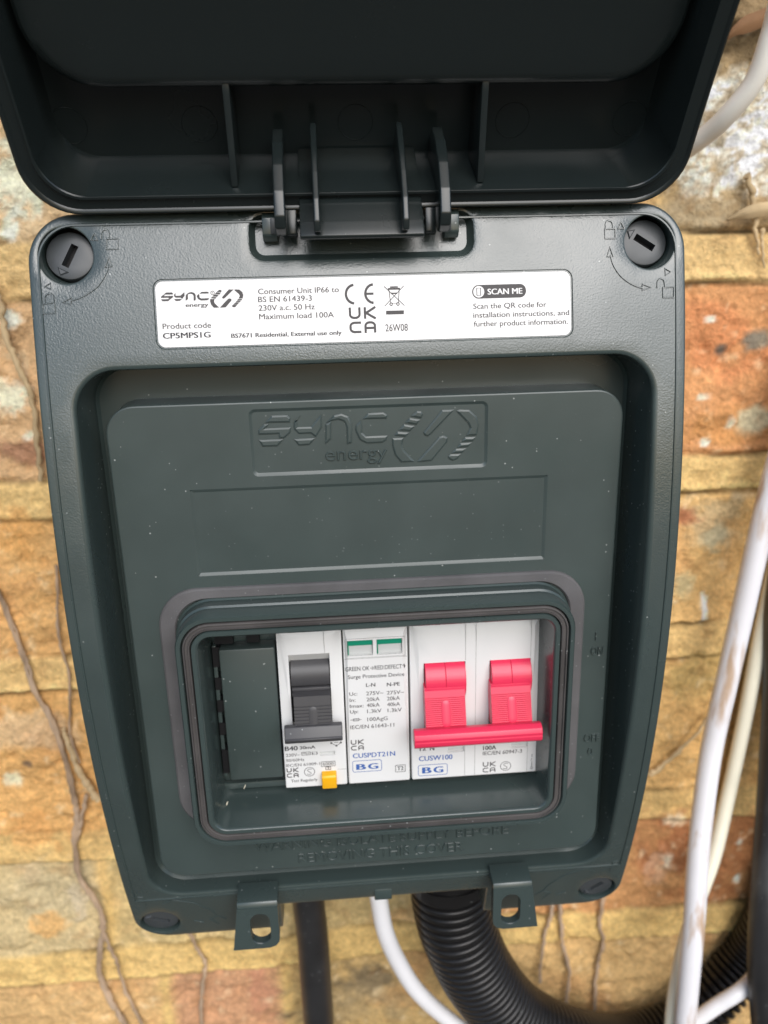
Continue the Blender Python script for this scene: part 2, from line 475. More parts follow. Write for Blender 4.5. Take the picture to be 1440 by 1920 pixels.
LOGO= [[(-25.71, 54.69), (-24.03, 56.46), (-20.12, 56.45), (-19.45, 55.65), (-19.6, 54.6)], [(-25.96, 54.38), (-24.74, 54.38), (-25.58, 53.36), (-19.4, 53.39), (-19.66, 52.02), (-21.23, 50.69), (-22.5, 50.74), (-22.61, 51.81), (-27.57, 51.82), (-27.49, 52.97)], [(-27.57, 50.53), (-21.24, 50.55), (-22.98, 48.76), (-26.7, 48.77)], [(-16.98, 56.24), (-17.81, 55.22), (-17.82, 53.38), (-14.56, 53.35), (-13.21, 54.91), (-11.79, 56.36), (-11.84, 53.15), (-13.42, 50.57), (-14.64, 51.64), (-17.69, 51.62), (-18.83, 52.96), (-18.74, 54.66)], [(-18.98, 50.42), (-13.52, 50.48), (-15.11, 48.77), (-17.85, 48.7)], [(-11.32, 48.71), (-11.0, 53.81), (-9.51, 54.58), (-9.7, 50.05)], [(-10.85, 54.13), (-8.86, 55.94), (-7.03, 56.33), (-5.25, 55.52), (-4.36, 53.56), (-4.61, 48.91), (-5.92, 48.5), (-5.84, 52.92), (-6.43, 54.33), (-7.77, 54.84), (-9.24, 54.57)], [(-1.86, 54.71), (-0.45, 56.17), (3.43, 56.26), (4.38, 55.53), (4.17, 54.62)], [(-2.14, 54.53), (-1.91, 53.0), (-1.96, 51.38), (-0.98, 50.4), (4.36, 50.43), (4.06, 49.27), (3.02, 48.61), (-0.9, 48.53), (-2.71, 49.54), (-3.69, 51.91), (-3.55, 53.29)], [(5.45, 49.68), (8.36, 49.71), (7.87, 47.94), (8.31, 46.5), (11.07, 43.39), (7.56, 43.35), (5.97, 45.41), (5.33, 48.04)], [(5.93, 50.37), (6.77, 51.27), (9.77, 50.92), (8.83, 49.88)], [(7.01, 51.63), (8.42, 53.07), (11.18, 52.5), (10.01, 51.24)], [(8.75, 53.38), (9.82, 54.64), (12.58, 54.07), (11.64, 52.8)], [(10.06, 54.95), (11.68, 56.27), (12.83, 56.14), (13.28, 55.43), (12.81, 54.38)], [(13.24, 50.78), (17.9, 56.32), (21.13, 56.29), (15.1, 50.24), (14.4, 49.75), (13.47, 50.07)], [(21.45, 55.91), (22.28, 56.25), (24.83, 56.07), (26.71, 54.23), (27.29, 52.11), (26.76, 49.55), (24.05, 49.56), (24.97, 51.5), (24.49, 52.69)], [(23.72, 49.19), (26.53, 49.18), (25.84, 48.07), (22.79, 48.05)], [(22.56, 47.73), (25.61, 47.79), (24.54, 46.7), (21.63, 46.53)], [(21.39, 46.35), (24.21, 46.33), (23.05, 45.19), (20.22, 45.16)], [(19.99, 44.98), (22.81, 44.96), (21.88, 43.66), (20.7, 43.23), (19.66, 43.75), (19.38, 44.53)], [(11.54, 43.42), (17.19, 49.55), (18.35, 49.88), (19.38, 49.27), (19.28, 48.19), (15.29, 43.45), (12.24, 43.25)]]
ICONS= [[(-61.86, 97.84), (-61.04, 99.23), (-60.37, 97.81), (-61.86, 97.84)], [(-59.51, 98.06), (-59.44, 99.2), (-58.98, 99.92), (-58.33, 100.01), (-57.83, 99.58), (-57.75, 98.33)], [(-58.34, 98.04), (-55.81, 98.09), (-55.94, 95.8), (-58.46, 95.82), (-58.34, 98.04)], [(-72.65, 88.1), (-71.22, 88.89), (-71.25, 87.54), (-72.65, 88.1)], [(-72.8, 84.57), (-72.7, 85.92), (-71.92, 86.52), (-71.08, 86.4), (-70.81, 85.66), (-70.81, 84.72)], [(-73.24, 84.37), (-70.67, 84.62), (-70.73, 82.32), (-73.39, 82.29), (-73.24, 84.37)], [(-58.23, 92.53), (-58.52, 91.29), (-59.6, 89.44), (-61.21, 87.6), (-63.43, 86.2), (-65.19, 85.41), (-66.93, 84.93)], [(-59.01, 91.92), (-58.08, 93.98), (-57.51, 92.1), (-59.01, 91.92)], [(-66.88, 85.56), (-68.98, 84.57), (-67.1, 84.1), (-66.88, 85.56)], [(59.83, 97.83), (60.55, 99.23), (61.29, 97.8), (59.83, 97.83)], [(56.8, 97.89), (56.84, 99.02), (57.32, 99.58), (58.07, 99.56), (58.5, 98.99), (58.53, 97.86)], [(56.58, 97.76), (59.07, 97.85), (59.09, 95.67), (56.57, 95.64), (56.58, 97.76)], [(70.88, 88.64), (72.33, 87.81), (70.99, 87.01), (70.88, 88.64)], [(68.95, 84.26), (69.04, 85.69), (69.76, 86.3), (70.52, 86.02), (70.76, 85.21), (70.8, 84.41)], [(70.28, 84.31), (72.96, 84.36), (72.93, 81.95), (70.31, 82.02), (70.28, 84.31)], [(57.77, 91.93), (58.38, 89.79), (59.85, 87.48), (61.94, 85.72), (64.07, 84.67), (65.28, 84.35)], [(57.0, 91.58), (57.64, 93.72), (58.43, 91.63), (57.0, 91.58)], [(65.3, 85.21), (67.43, 84.38), (65.27, 83.78), (65.3, 85.21)]]

# ------------------------------------------------------------------ unseen ground sheet, added dark to cut light from below the frame
me = bpy.data.meshes.new("ground")
me.from_pydata([(-8, -10, -1.2), (8, -10, -1.2), (8, 0.4, -1.2), (-8, 0.4, -1.2)], [], [(0, 1, 2, 3)])
gm = mat("dark_unseen_ground", (0.09, 0.085, 0.075), 0.9, 0.3, mottle=0.3)
me.materials.append(gm)
ground = bpy.data.objects.new("ground", me)
COL.objects.link(ground)
ground["kind"] = "structure"

# ------------------------------------------------------------------ brick wall (the setting)
WALL_Y = 100.0

def vnoise(x, z, seed):           # smooth value noise on arrays
    xi, zi = np.floor(x).astype(np.int64), np.floor(z).astype(np.int64)
    fx, fz = x - xi, z - zi
    fx, fz = fx * fx * (3 - 2 * fx), fz * fz * (3 - 2 * fz)
    def h(a, b):
        v = (a * 374761393 + b * 668265263 + seed * 974634541) & 0xFFFFFFFF
        v = ((v ^ (v >> 13)) * 1274126177) & 0xFFFFFFFF
        v = v ^ (v >> 16)
        return (v & 0xFFFFFF) / 0xFFFFFF
    a, b, c, d = h(xi, zi), h(xi + 1, zi), h(xi, zi + 1), h(xi + 1, zi + 1)
    return (a * (1 - fx) + b * fx) * (1 - fz) + (c * (1 - fx) + d * fx) * fz

def fbm(x, z, scale, octs, seed):
    s, a, t = 0, 1.0, 0
    for o in range(octs):
        s = s + a * vnoise(x / scale * 2 ** o + 17.3 * o, z / scale * 2 ** o + 9.1 * o, seed + o * 7)
        t += a
        a *= 0.55
    return s / t                  # 0..1

def lin(r, g, b):                 # colour picked from daylight, as linear base colour
    return np.array([((c / 255 + 0.055) / 1.055) ** 2.4 if c > 10 else c / 255 / 12.92 for c in (r, g, b)])

# courses from the top: (upper z, lower z) of every mortar band; bricks lie between
BANDS = [(260, 244), (179, 165), (100, 81.5), (17, 2), (-55, -71), (-136.5, -152.5), (-201, -218), (-284, -299), (-365, -381)]
# brick colours: course index, x from, x to, colour
BRICKS = {
    0: [(-400, 400, (165, 125, 75))],
    1: [(-400, 40, (205, 168, 122)), (40, 110, (190, 145, 90)), (110, 400, (168, 138, 96))],
    2: [(-400, -20, (200, 155, 106)), (-20, 75, (190, 140, 80)), (75, 400, (198, 132, 72))],
    3: [(-400, 10, (206, 152, 80)), (10, 400, (200, 154, 86))],
    4: [(-400, -60, (208, 152, 76)), (-60, 95, (190, 140, 75)), (95, 400, (204, 156, 84))],
    5: [(-400, -118, (184, 158, 112)), (-118, 35, (188, 158, 100)), (35, 400, (186, 128, 68))],
    6: [(-400, -95, (196, 152, 92)), (-95, -40, (184, 130, 90)), (-40, 60, (182, 146, 86)), (60, 400, (194, 152, 90))],
    7: [(-400, 0, (190, 150, 90)), (0, 400, (178, 128, 70))],
    8: [(-400, 400, (180, 140, 80))],
}
MORTAR = {0: (160, 130, 90), 1: (140, 112, 75), 2: (206, 166, 102), 3: (208, 168, 98), 4: (210, 168, 98), 5: (206, 164, 92), 6: (206, 166, 90), 7: (195, 155, 90), 8: (190, 150, 90)}

def wall():
    fx = np.concatenate([np.array([-1300, -1000, -800, -650]), np.arange(-560, -165, 5.0), np.arange(-160, 232, 1.15), np.arange(236, 600, 5.0), np.array([650, 800, 1000, 1300])])
    fz = np.concatenate([np.array([-1210, -1000, -800, -700]), np.arange(-640, -365, 5.0), np.arange(-360, 215, 1.15), np.arange(219, 480, 5.0), np.array([520, 650, 900, 1300])])
    X, Z = np.meshgrid(fx, fz)
    Zw = Z + (fbm(X, Z, 70, 3, 3) - 0.5) * 5 + (fbm(X, Z, 16, 2, 33) - .5) * 1.6
    col = np.zeros(X.shape + (3,))
    bandness = np.zeros(X.shape)
    lip = np.zeros(X.shape)
    crack = np.zeros(X.shape)
    row = np.zeros(X.shape, int)
    for i, (a, b) in enumerate(BANDS):
        inb = np.clip(np.minimum(a - Zw, Zw - b) / 1.6 + 0.5, 0, 1)
        bandness = np.maximum(bandness, inb)
        for e, s in ((a, 11), (b, 12)):
            gap = fbm(X, Z * .4, 26, 3, s + i)
            lip = np.maximum(lip, np.exp(-((Zw - e - 2.3) / 1.3) ** 2) * np.clip((gap - 0.3) * 3.4, 0, 1))
            crack = np.maximum(crack, np.exp(-((Zw - e) / 0.85) ** 2) * np.clip((gap - 0.27) * 3.4, 0, 1))
        row[Zw < b] = i
    for a in list(range(-445, -640, -77)) + list(range(330, 480, 77)):      # the same coursing beyond the frame
        bandness = np.maximum(bandness, np.clip(np.minimum(a - Zw, Zw - a + 16) / 1.6 + 0.5, 0, 1))
        crack = np.maximum(crack, np.exp(-((Zw - a) / 1.6) ** 2) * .8)
    for k, lst in BRICKS.items():
        for x0, x1, c in lst:
            Xw = X + (fbm(X, Z, 30, 3, 5) - .5) * 5
            m = (row == k) & (Xw >= x0) & (Xw < x1)
            col[m] = lin(*c)
            for e in (x0, x1):
                if abs(e) < 390:
                    d = np.exp(-((Xw - e) / 3.2) ** 2) * (row == k)
                    bandness = np.maximum(bandness, d)
    # tone changes inside the bricks
    n1 = fbm(X, Z, 34, 4, 21)[..., None]
    n2 = fbm(X, Z, 9, 4, 22)[..., None]
    n3 = fbm(X, Z, 3.0, 3, 23)[..., None]
    col *= 1 + (n1 - .5) * 0.3 + (n2 - .5) * 0.3 + (n3 - .5) * 0.28
    pink = np.clip((fbm(X, Z, 22, 3, 44) - .58) * 4, 0, 1)[..., None] * 0.35
    pink = pink * ((row != 1) & (row != 2))[..., None]
    col = col * (1 - pink) + lin(196, 122, 62) * pink * (1 - bandness[..., None]) + col * pink * bandness[..., None]
    mort = np.zeros_like(col)
    for i, (a, b) in enumerate(BANDS):
        m = np.abs(Zw - (a + b) / 2) < 40
        mort[m] = lin(*MORTAR[i])
    mort *= 1 + (n1 - .5) * 0.25 + (n2 - .5) * 0.2 + (n3 - .5) * 0.24
    bn = np.clip(bandness, 0, 1)[..., None]
    col = col * (1 - bn) + mort * bn

    def blot(cx, cz, rx, rz, c, seed, rough=0.55, amt=1.0, nsc=9):
        nonlocal col
        d = np.sqrt(((X - cx) / rx) ** 2 + ((Z - cz) / rz) ** 2) + (fbm(X, Z, nsc, 4, seed) - .5) * 2 * rough
        w = np.clip((1 - d) * 2.2, 0, 1)[..., None] * amt
        col = col * (1 - w) + lin(*c) * w
    # lime bloom and paint remains, stains, pebbles, moss: marks with a shape of their own
    blot(138.2, 134.4, 28.7, 18.0, (228, 224, 216), 61, 0.95, 0.95, 5)
    blot(145.4, 122.4, 21.4, 11.9, (230, 228, 224), 62, 0.95, 0.95, 4)
    blot(118.8, 119.4, 11.5, 8.5, (222, 214, 204), 64, 0.9, 0.9, 4)
    blot(135.2, 160.4, 24.2, 9.4, (96, 76, 48), 63, 0.7, 0.9, 9)
    blot(129.8, 105.2, 21.6, 6.2, (160, 140, 112), 65, 0.7, 0.7, 9)
    blot(-109.7, 121.3, 7.7, 11.2, (228, 214, 196), 66, 1.0, 0.7, 4)
    blot(-112.6, 108.1, 5.2, 6.6, (228, 216, 202), 67, 1.0, 0.8, 3)
    blot(-118.6, 75.4, 4.5, 3.6, (232, 220, 206), 69, 0.9, 0.8, 3)
    blot(-121.4, 28.4, 15.0, 5.5, (158, 106, 78), 68, 0.6, 0.85, 9)
    blot(-118.6, 34.2, 2.2, 1.9, (215, 208, 196), 70, 0.5, 0.9, 3)
    blot(-121.8, 49.7, 7.3, 6.5, (226, 208, 184), 71, 1.0, 0.8, 3)
    blot(-137.0, -86.8, 20.9, 8.5, (190, 168, 140), 72, 0.7, 0.45, 9)
    blot(-146.7, -108.8, 5.3, 4.5, (214, 202, 172), 73, 0.6, 0.9, 4)
    blot(-139.3, -101.7, 2.1, 2.5, (110, 90, 80), 74, 0.4, 0.8, 3)
    blot(136.5, 60.4, 24.8, 15.4, (200, 118, 58), 174, 0.8, 0.8, 9)
    blot(142.0, 28.0, 32.1, 8.3, (198, 132, 58), 75, 0.8, 0.8, 9)
    blot(138.5, 57.0, 2.9, 2.7, (100, 94, 88), 76, 0.25, 0.95, 4)
    blot(151.9, 59.9, 5.4, 5.1, (120, 112, 100), 77, 0.5, 0.95, 4)
    blot(154.5, 29.6, 9.0, 7.0, (188, 174, 142), 78, 0.5, 0.95, 5)
    blot(132.6, 68.3, 3.3, 1.2, (238, 228, 218), 79, 0.4, 0.9, 3)
    blot(132.0, 39.7, 3.8, 1.8, (226, 206, 188), 80, 0.6, 0.9, 3)
    blot(144.4, 29.0, 2.1, 2.9, (228, 208, 186), 81, 0.6, 0.9, 3)
    blot(135.2, 21.6, 2.1, 1.7, (230, 214, 196), 82, 0.6, 0.9, 3)
    blot(141.5, -8.5, 13.2, 13.3, (178, 160, 128), 83, 0.9, 0.5, 6)
    blot(143.6, -17.6, 6.2, 6.8, (166, 158, 130), 84, 0.7, 0.7, 4)
    blot(129.5, -8.0, 8.3, 5.3, (158, 84, 46), 85, 0.6, 0.85, 5)
    blot(132.2, -37.8, 5.9, 8.0, (158, 148, 112), 86, 0.8, 0.7, 5)
    blot(141.6, -49.0, 1.4, 8.1, (234, 228, 214), 87, 0.5, 0.9, 3)
    blot(153.3, -78.1, 26.1, 17.6, (182, 152, 82), 88, 0.8, 0.6, 9)
    blot(142.8, -167.2, 28.0, 23.2, (156, 88, 42), 89, 0.9, 0.8, 9)
    blot(172.4, -172.8, 18.1, 20.7, (168, 100, 48), 90, 0.9, 0.75, 9)
    blot(150.4, -195.0, 23.5, 9.2, (160, 92, 40), 91, 0.8, 0.7, 9)
    blot(137.2, -175.6, 3.0, 6.6, (224, 208, 188), 92, 0.7, 0.85, 3)
    blot(169.1, -166.6, 2.0, 2.4, (232, 216, 200), 93, 0.5, 0.9, 3)
    blot(171.5, -187.8, 2.6, 3.1, (236, 222, 206), 94, 0.5, 0.9, 3)
    blot(139.1, -153.8, 7.5, 3.5, (214, 190, 160), 95, 0.9, 0.7, 3)
    blot(133.7, -178.3, 7.6, 9.0, (196, 150, 118), 96, 0.8, 0.6, 4)
    blot(-3.2, -232.8, 15.1, 15.8, (104, 90, 72), 97, 0.7, 0.8, 6)
    blot(-16.1, -244.4, 30.3, 19.3, (150, 126, 88), 98, 0.9, 0.6, 9)
    blot(-53.2, -237.0, 7.4, 22.0, (182, 112, 84), 99, 0.9, 0.55, 6)
    blot(-74.6, -228.3, 21.8, 10.9, (186, 132, 94), 100, 0.9, 0.45, 9)
    blot(-138.4, -170.5, 20.2, 19.5, (174, 158, 128), 101, 0.8, 0.4, 9)
    blot(-144.0, -185.9, 9.0, 8.1, (204, 150, 74), 102, 0.7, 0.85, 5)
    blot(-129.5, -171.3, 4.5, 16.8, (190, 170, 146), 103, 0.9, 0.6, 4)
    blot(-96.6, -207.2, 18.9, 9.0, (214, 172, 96), 104, 0.8, 0.5, 6)
    blot(37.3, -247.1, 5.2, 6.6, (190, 150, 80), 105, 0.8, 0.5, 6)
    blot(-142.0, -134.1, 17.4, 10.5, (206, 140, 58), 106, 0.8, 0.6, 6)
    blot(-126.1, -2.0, 11.6, 12.4, (212, 146, 56), 107, 0.9, 0.6, 6)
    fl = ((X > 110) & (Z > 98) & (Z < 185))[..., None] * np.clip((fbm(X, Z * 1.7, 3.2, 4, 140) - .47) * 7, 0, 1)[..., None] * .75
    col = col * (1 - fl) + lin(150, 122, 84) * fl
    dark = np.clip((fbm(X, Z, 6, 3, 120) - .62) * 5, 0, 1)[..., None] * .3
    col = col * (1 - dark) + lin(150, 98, 42) * dark
    pale = np.clip((fbm(X, Z, 4.5, 3, 130) - .68) * 7, 0, 1)[..., None] * .4 * (1 - bn)
    col = col * (1 - pale) + lin(226, 200, 160) * pale

    grey = col.mean(-1, keepdims=True)
    col = (col * 0.78 + grey * 0.22) * 1.42
    col *= (1 - 0.72 * crack[..., None]) * (1 + 0.16 * lip[..., None])
    col = col * np.array([0.985, 1.0, 0.90])
    # relief
    h = (fbm(X, Z, 42, 3, 50) - .5) * 5.5 + (fbm(X, Z, 11, 4, 51) - .5) * 4.6 * (1 - 0.6 * bandness) + (fbm(X, Z, 3.6, 3, 52) - .5) * 2.2
    h += bandness * 1.0
    h -= crack * 2.8
    h += lip * 0.9
    ridge = np.abs(fbm(X, Z * 1.6, 24, 3, 57) - .5)
    h -= np.exp(-(ridge / 0.008) ** 2) * 0.9 * (1 - bandness)
    h -= np.clip((fbm(X, Z, 7, 2, 58) - .72) * 8, 0, 1) * 1.2
    nx, nz = len(fx), len(fz)
    verts = np.stack([X, WALL_Y - h, Z], -1).reshape(-1, 3) * MM
    idx = np.arange(nx * nz).reshape(nz, nx)
    faces = np.stack([idx[:-1, :-1], idx[:-1, 1:], idx[1:, 1:], idx[1:, :-1]], -1).reshape(-1, 4)
    # close it into a slab 100 mm thick
    back = np.array([[fx[0], WALL_Y + 110, fz[0]], [fx[-1], WALL_Y + 110, fz[0]], [fx[-1], WALL_Y + 110, fz[-1]], [fx[0], WALL_Y + 110, fz[-1]]]) * MM
    b0 = len(verts)
    verts = np.concatenate([verts, back])
    F = faces.tolist()
    F.append([b0 + 3, b0 + 2, b0 + 1, b0])
    F.append(idx[0, ::-1].tolist() + [b0, b0 + 1])
    F.append(idx[-1, :].tolist() + [b0 + 2, b0 + 3])
    F.append(idx[:, 0].tolist() + [b0 + 3, b0])
    F.append(idx[::-1, -1].tolist() + [b0 + 1, b0 + 2])
    me = bpy.data.meshes.new("brick_wall")
    me.from_pydata(verts.tolist(), [], F)
    at = me.attributes.new("brick_colour", 'FLOAT_COLOR', 'POINT')
    cc = np.ones((len(verts), 4))
    cc[:b0, :3] = np.clip(col.reshape(-1, 3), 0.005, 0.85)
    cc[b0:, :3] = 0.3
    at.data.foreach_set("color", cc.ravel())
    me.polygons.foreach_set("use_smooth", [True] * len(me.polygons))
    m = bpy.data.materials.new("weathered_stock_brick")
    m.use_nodes = True
    N, L = m.node_tree.nodes, m.node_tree.links
    b = N["Principled BSDF"]
    b.inputs["Roughness"].default_value = 0.88
    b.inputs["Specular IOR Level"].default_value = 0.25
    a = N.new("ShaderNodeAttribute"); a.attribute_name = "brick_colour"
    co = N.new("ShaderNodeTexCoord")
    n = N.new("ShaderNodeTexNoise"); n.inputs["Scale"].default_value = 520; n.inputs["Detail"].default_value = 5; n.inputs["Roughness"].default_value = .65
    L.new(co.outputs["Object"], n.inputs["Vector"])
    r = N.new("ShaderNodeMapRange")
    r.inputs[1].default_value, r.inputs[2].default_value, r.inputs[3].default_value, r.inputs[4].default_value = .3, .7, .76, 1.24
    L.new(n.outputs[0], r.inputs[0])
    mx = N.new("ShaderNodeMix"); mx.data_type = 'RGBA'; mx.blend_type = 'MULTIPLY'; mx.inputs[0].default_value = 1
    L.new(a.outputs["Color"], mx.inputs[6]); L.new(r.outputs[0], mx.inputs[7])
    L.new(mx.outputs[2], b.inputs["Base Color"])
    bp = N.new("ShaderNodeBump"); bp.inputs["Distance"].default_value = 0.0016; bp.inputs["Strength"].default_value = 1.0
    L.new(n.outputs[0], bp.inputs["Height"]); L.new(bp.outputs[0], b.inputs["Normal"])
    me.materials.append(m)
    o = bpy.data.objects.new("brick_wall", me)
    COL.objects.link(o)
    tag(o, "weathered yellow and orange stock brick wall with thick sandy mortar behind the box", "wall")
wall()

# ------------------------------------------------------------------ the consumer unit: box, bowed cover, lid
unit = empty("consumer_unit", (0, 99, -108), "dark green plastic outdoor consumer unit with its lid flipped up, fixed to the brick wall", "fuse box")

def cover_y(x, z):
    return arc(z)

def outline(i=0.0):               # outline of the cover front inset by i, with the notch between the two tabs
    o = rr(-76 + i, 76 - i, -108.5 + i, 103.5 - i, 10.5 - i, 10)
    # straight bottom edge runs from the third to the fourth corner
    k = 33
    o = o[:k] + [(-31.5 - i, -108.5 + i), (-31.5 - i, -95.5 + i), (32.5 + i, -95.5 + i), (32.5 + i, -108.5 + i)] + o[k:]
    return o

# rear box that stands on the wall
b = MB()
lo = [rr(-74 + d, 74 - d, -94 + d, 100 - d, 9, 8) for d in (0, 0, 1.5, 1.5)]
b.loft([[(p[0], y, p[1]) for p in l] for l, y in zip(lo, (24, 88, 89.5, 99))], M['box'])
b.plate(rr(-74, 74, -94, 100, 9, 8), [], 24, M['box'])
b.build("rear_box", unit)

# bowed front cover
b = MB()
SCREWS = [(-67.6, 94.6, 6.1), (67.4, 94.6, 6.1), (-68.4, -100.3, 5.8), (68.4, -100.3, 5.8)]
rec = rr(-68, 68, -86.2, 69.2, 9.5, 10)
pocket = rr(-26.2, 25.2, 92.7, 102.3, 3, 5)
labrec = rr(-48.6, 48.4, 73.7, 88.9, 2, 5)
edge = 1.2
def d2(l): return dense(l, 2.5)
O = [dense(outline(i), 2.5) if i == 0 else None for i in (0,)][0]
def out_loop(i):                  # keep the same number of points on every inset
    base = outline(0); ins = outline(i)
    res = []
    for k in range(len(base)):
        p, q = base[k], base[(k + 1) % len(base)]
        a, c = ins[k], ins[(k + 1) % len(ins)]
        n = max(1, int(math.hypot(q[0] - p[0], q[1] - p[1]) / 2.5))
        for j in range(n):
            res.append((a[0] + (c[0] - a[0]) * j / n, a[1] + (c[1] - a[1]) * j / n))
    return res
faceO = out_loop(0.7)
recE = dense(rec, 2.5)
recI = lambda d: inset(recE, d)
holes = [inset(recE, -edge)] + [circ(x, z, r + 0.4, 40) for x, z, r in SCREWS] + [inset(dense(pocket, 2.5), -0.8), inset(dense(labrec, 3), -0.15)]
b.plate(faceO, holes, cover_y, M['frame'], grid=3.2)
prof = [(0.7, 0), (0.45, 0.06), (0.2, 0.22), (0.05, 0.5), (0, 0.9)]
b.loft([[(p[0], arc(p[1]) + dy, p[1]) for p in out_loop(i)] for i, dy in prof] + [[(p[0], 16, p[1]) for p in out_loop(0)], [(p[0], 26, p[1]) for p in out_loop(0.4)]], M['frame'])
# rounded lip and side walls of the recess
lp = [(-edge, 0), (-edge * .6, 0.09), (-edge * .25, 0.36), (-0.05, 0.8), (0, 1.3)]
b.loft([[(p[0], arc(p[1]) + dy, p[1]) for p in recI(d)] for d, dy in lp] + [[(p[0], 8.2, p[1]) for p in recI(0.35)], [(p[0], 9, p[1]) for p in recI(1.1)]], M['inner'])
b.plate(recI(1.1), [], 9, M['inner'])
# screw wells
for x, z, r in SCREWS:
    b.loft([[(p[0], arc(p[1]) + dy, p[1]) for p in circ(x, z, r + d, 40)] for d, dy in ((0.4, 0), (0.12, 0.12), (0, 0.4))] + [[(p[0], arc(z) + 9, p[1]) for p in circ(x, z, r - .2, 40)]], M['inner'])
    b.plate(circ(x, z, r - .2, 40), [], arc(z) + 9, M['slot'])
# hinge pocket
pk = dense(pocket, 2.5)
b.loft([[(p[0], arc(p[1]) + dy, p[1]) for p in inset(pk, d)] for d, dy in ((-0.8, 0), (-0.3, 0.2), (0, 0.8), (.5, 2.4), (1.0, 2.9))], M['frame'])
b.plate(inset(pk, 1.0), [], lambda x, z: arc(z) + 2.9, M['frame'], grid=3)
b.ribbon([(-10.2, 97), (-10.2, 94.3), (8.4, 94.3), (8.4, 97)], 0.35, M['frame'], lambda x, z: arc(z) + 2.9, 0.12)
# shallow bed of the rating label
lb = dense(labrec, 3)
b.loft([[(p[0], arc(p[1]) + dy, p[1]) for p in inset(lb, d)] for d, dy in ((-.15, 0), (0, .35))], M['frame'])
b.plate(lb, [], lambda x, z: arc(z) + .35, M['frame'], grid=4)
# trim line round the front, raised padlock symbols and arrows
tl = [p for p in out_loop(2.4)]
k0 = [i for i, p in enumerate(tl) if p[1] > -90]
tr = [p for p in tl if p[1] > -88]
tr.sort(key=lambda p: math.atan2(p[0], -(p[1] - 5)))
b.ribbon(tr, 0.7, M['inner'], cover_y, 0.32)
for l in ICONS:
    l = [tuple(p) for p in l]
    if len(l) in (6, 7) and l[0] != l[-1]:
        l = [(p.x, p.y) for p in spline([(q[0], q[1]) for q in l], 3)]
    b.ribbon(l, 0.42, M['frame'], cover_y, 0.3)
mir = lambda l, s: [(s * p[0], p[1]) for p in l]
for s in (-1, 1):
    for l in ([(72.4, -88.6), (73.3, -87.2), (72.6, -86), (71.2, -86.4), (71, -88)], [(70.8, -88.4), (67.6, -88.4)], [(70.8, -88.4), (70.9, -91)],
              [(66, -90.5), (63, -88.8)], [(63, -88.8), (57, -91), (52.5, -95.5), (50.4, -99.5)], [(58.2, -100.5), (55.4, -102)],
              [(51, -103.5), (53.4, -100.4), (50.6, -99), (48.4, -101)]):
        b.ribbon(mir(l, s), 0.38, M['frame'], cover_y, 0.22)
# small clip in the middle of the lower lip
b.box(-2.6, 2.8, 4.0, 8.2, -95.3, -91.4, M['inner'], 0.4)
b.build("front_cover", unit, smooth=32)

# inner panel with embossed writing
b = MB()
pan = dense(rr(-64, 64, -77.6, 60, 7.2, 10), 4)
logo_r = rr(-29.6, 29.5, 41.3, 58.2, 1.6, 5)
name_r = rr(-45.4, 45.2, 15.5, 38.6, 0.3, 2)
win = rr(-51.0, 51.0, -59.8, 8.3, 9, 8)
b.plate(inset(pan, 0.45), [logo_r, name_r, win], 0, M['panel'], grid=9)
b.loft([[(p[0], y, p[1]) for p in inset(pan, d)] for d, y in ((0.45, 0), (0.15, 0.12), (0, 0.45))] + [[(p[0], 9.2, p[1]) for p in inset(pan, -.3)]], M['panel'])
for l, dp in ((logo_r, 0.45), (name_r, 0.42)):
    b.loft([[(p[0], y, p[1]) for p in inset(l, d)] for d, y in ((0, 0), (0.1, 0.03), (0.72, dp * .92), (.82, dp))], M['panel'])
    b.plate(inset(l, 0.82), [], dp, M['panel'])
b.loft([[(p[0], y, p[1]) for p in win] for y in (0, 3)], M['panel'])
for l in LOGO:
    if sum(l[i][0] * l[(i + 1) % len(l)][1] - l[(i + 1) % len(l)][0] * l[i][1] for i in range(len(l))) < 0:
        l = l[::-1]
    b.loft([[(p[0], 0.46, p[1]) for p in l], [(p[0], 0.26, p[1]) for p in inset(l, 0.03)], [(p[0], 0.06, p[1]) for p in inset(l, 0.38)], [(p[0], 0.04, p[1]) for p in inset(l, 0.44)]], M['panel'])
    b.plate(inset(l, 0.44), [], 0.04, M['panel'])
for s, x, z, w, h, bo in PANEL_TEXT:
    if s == "energy":
        b.text(s, x, z, w, h * 1.28, M['panel'], 0.51, 0, 0.5)
    else:
        b.text(s, x, z, w, h, M['panel'], 0.0, 0, 0.45)
b.build("inner_panel", unit, smooth=14)

# foam pad on the panel round the window frame
b = MB()
po = rr(-56.6, 56.6, -60.5, 12.4, 10.5, 10)
pi_ = rr(-52.2, 52.2, -59.0, 9.4, 8.5, 10)
b.loft([[(p[0], y, p[1]) for p in l] for l, y in ((po, 0.1), (inset(po, .12), -0.7), (inset(po, .6), -1.1), (inset(pi_, -.4), -1.1), (pi_, -0.6), (pi_, 0.1))], M['foam'])
b.build("foam_pad", unit)

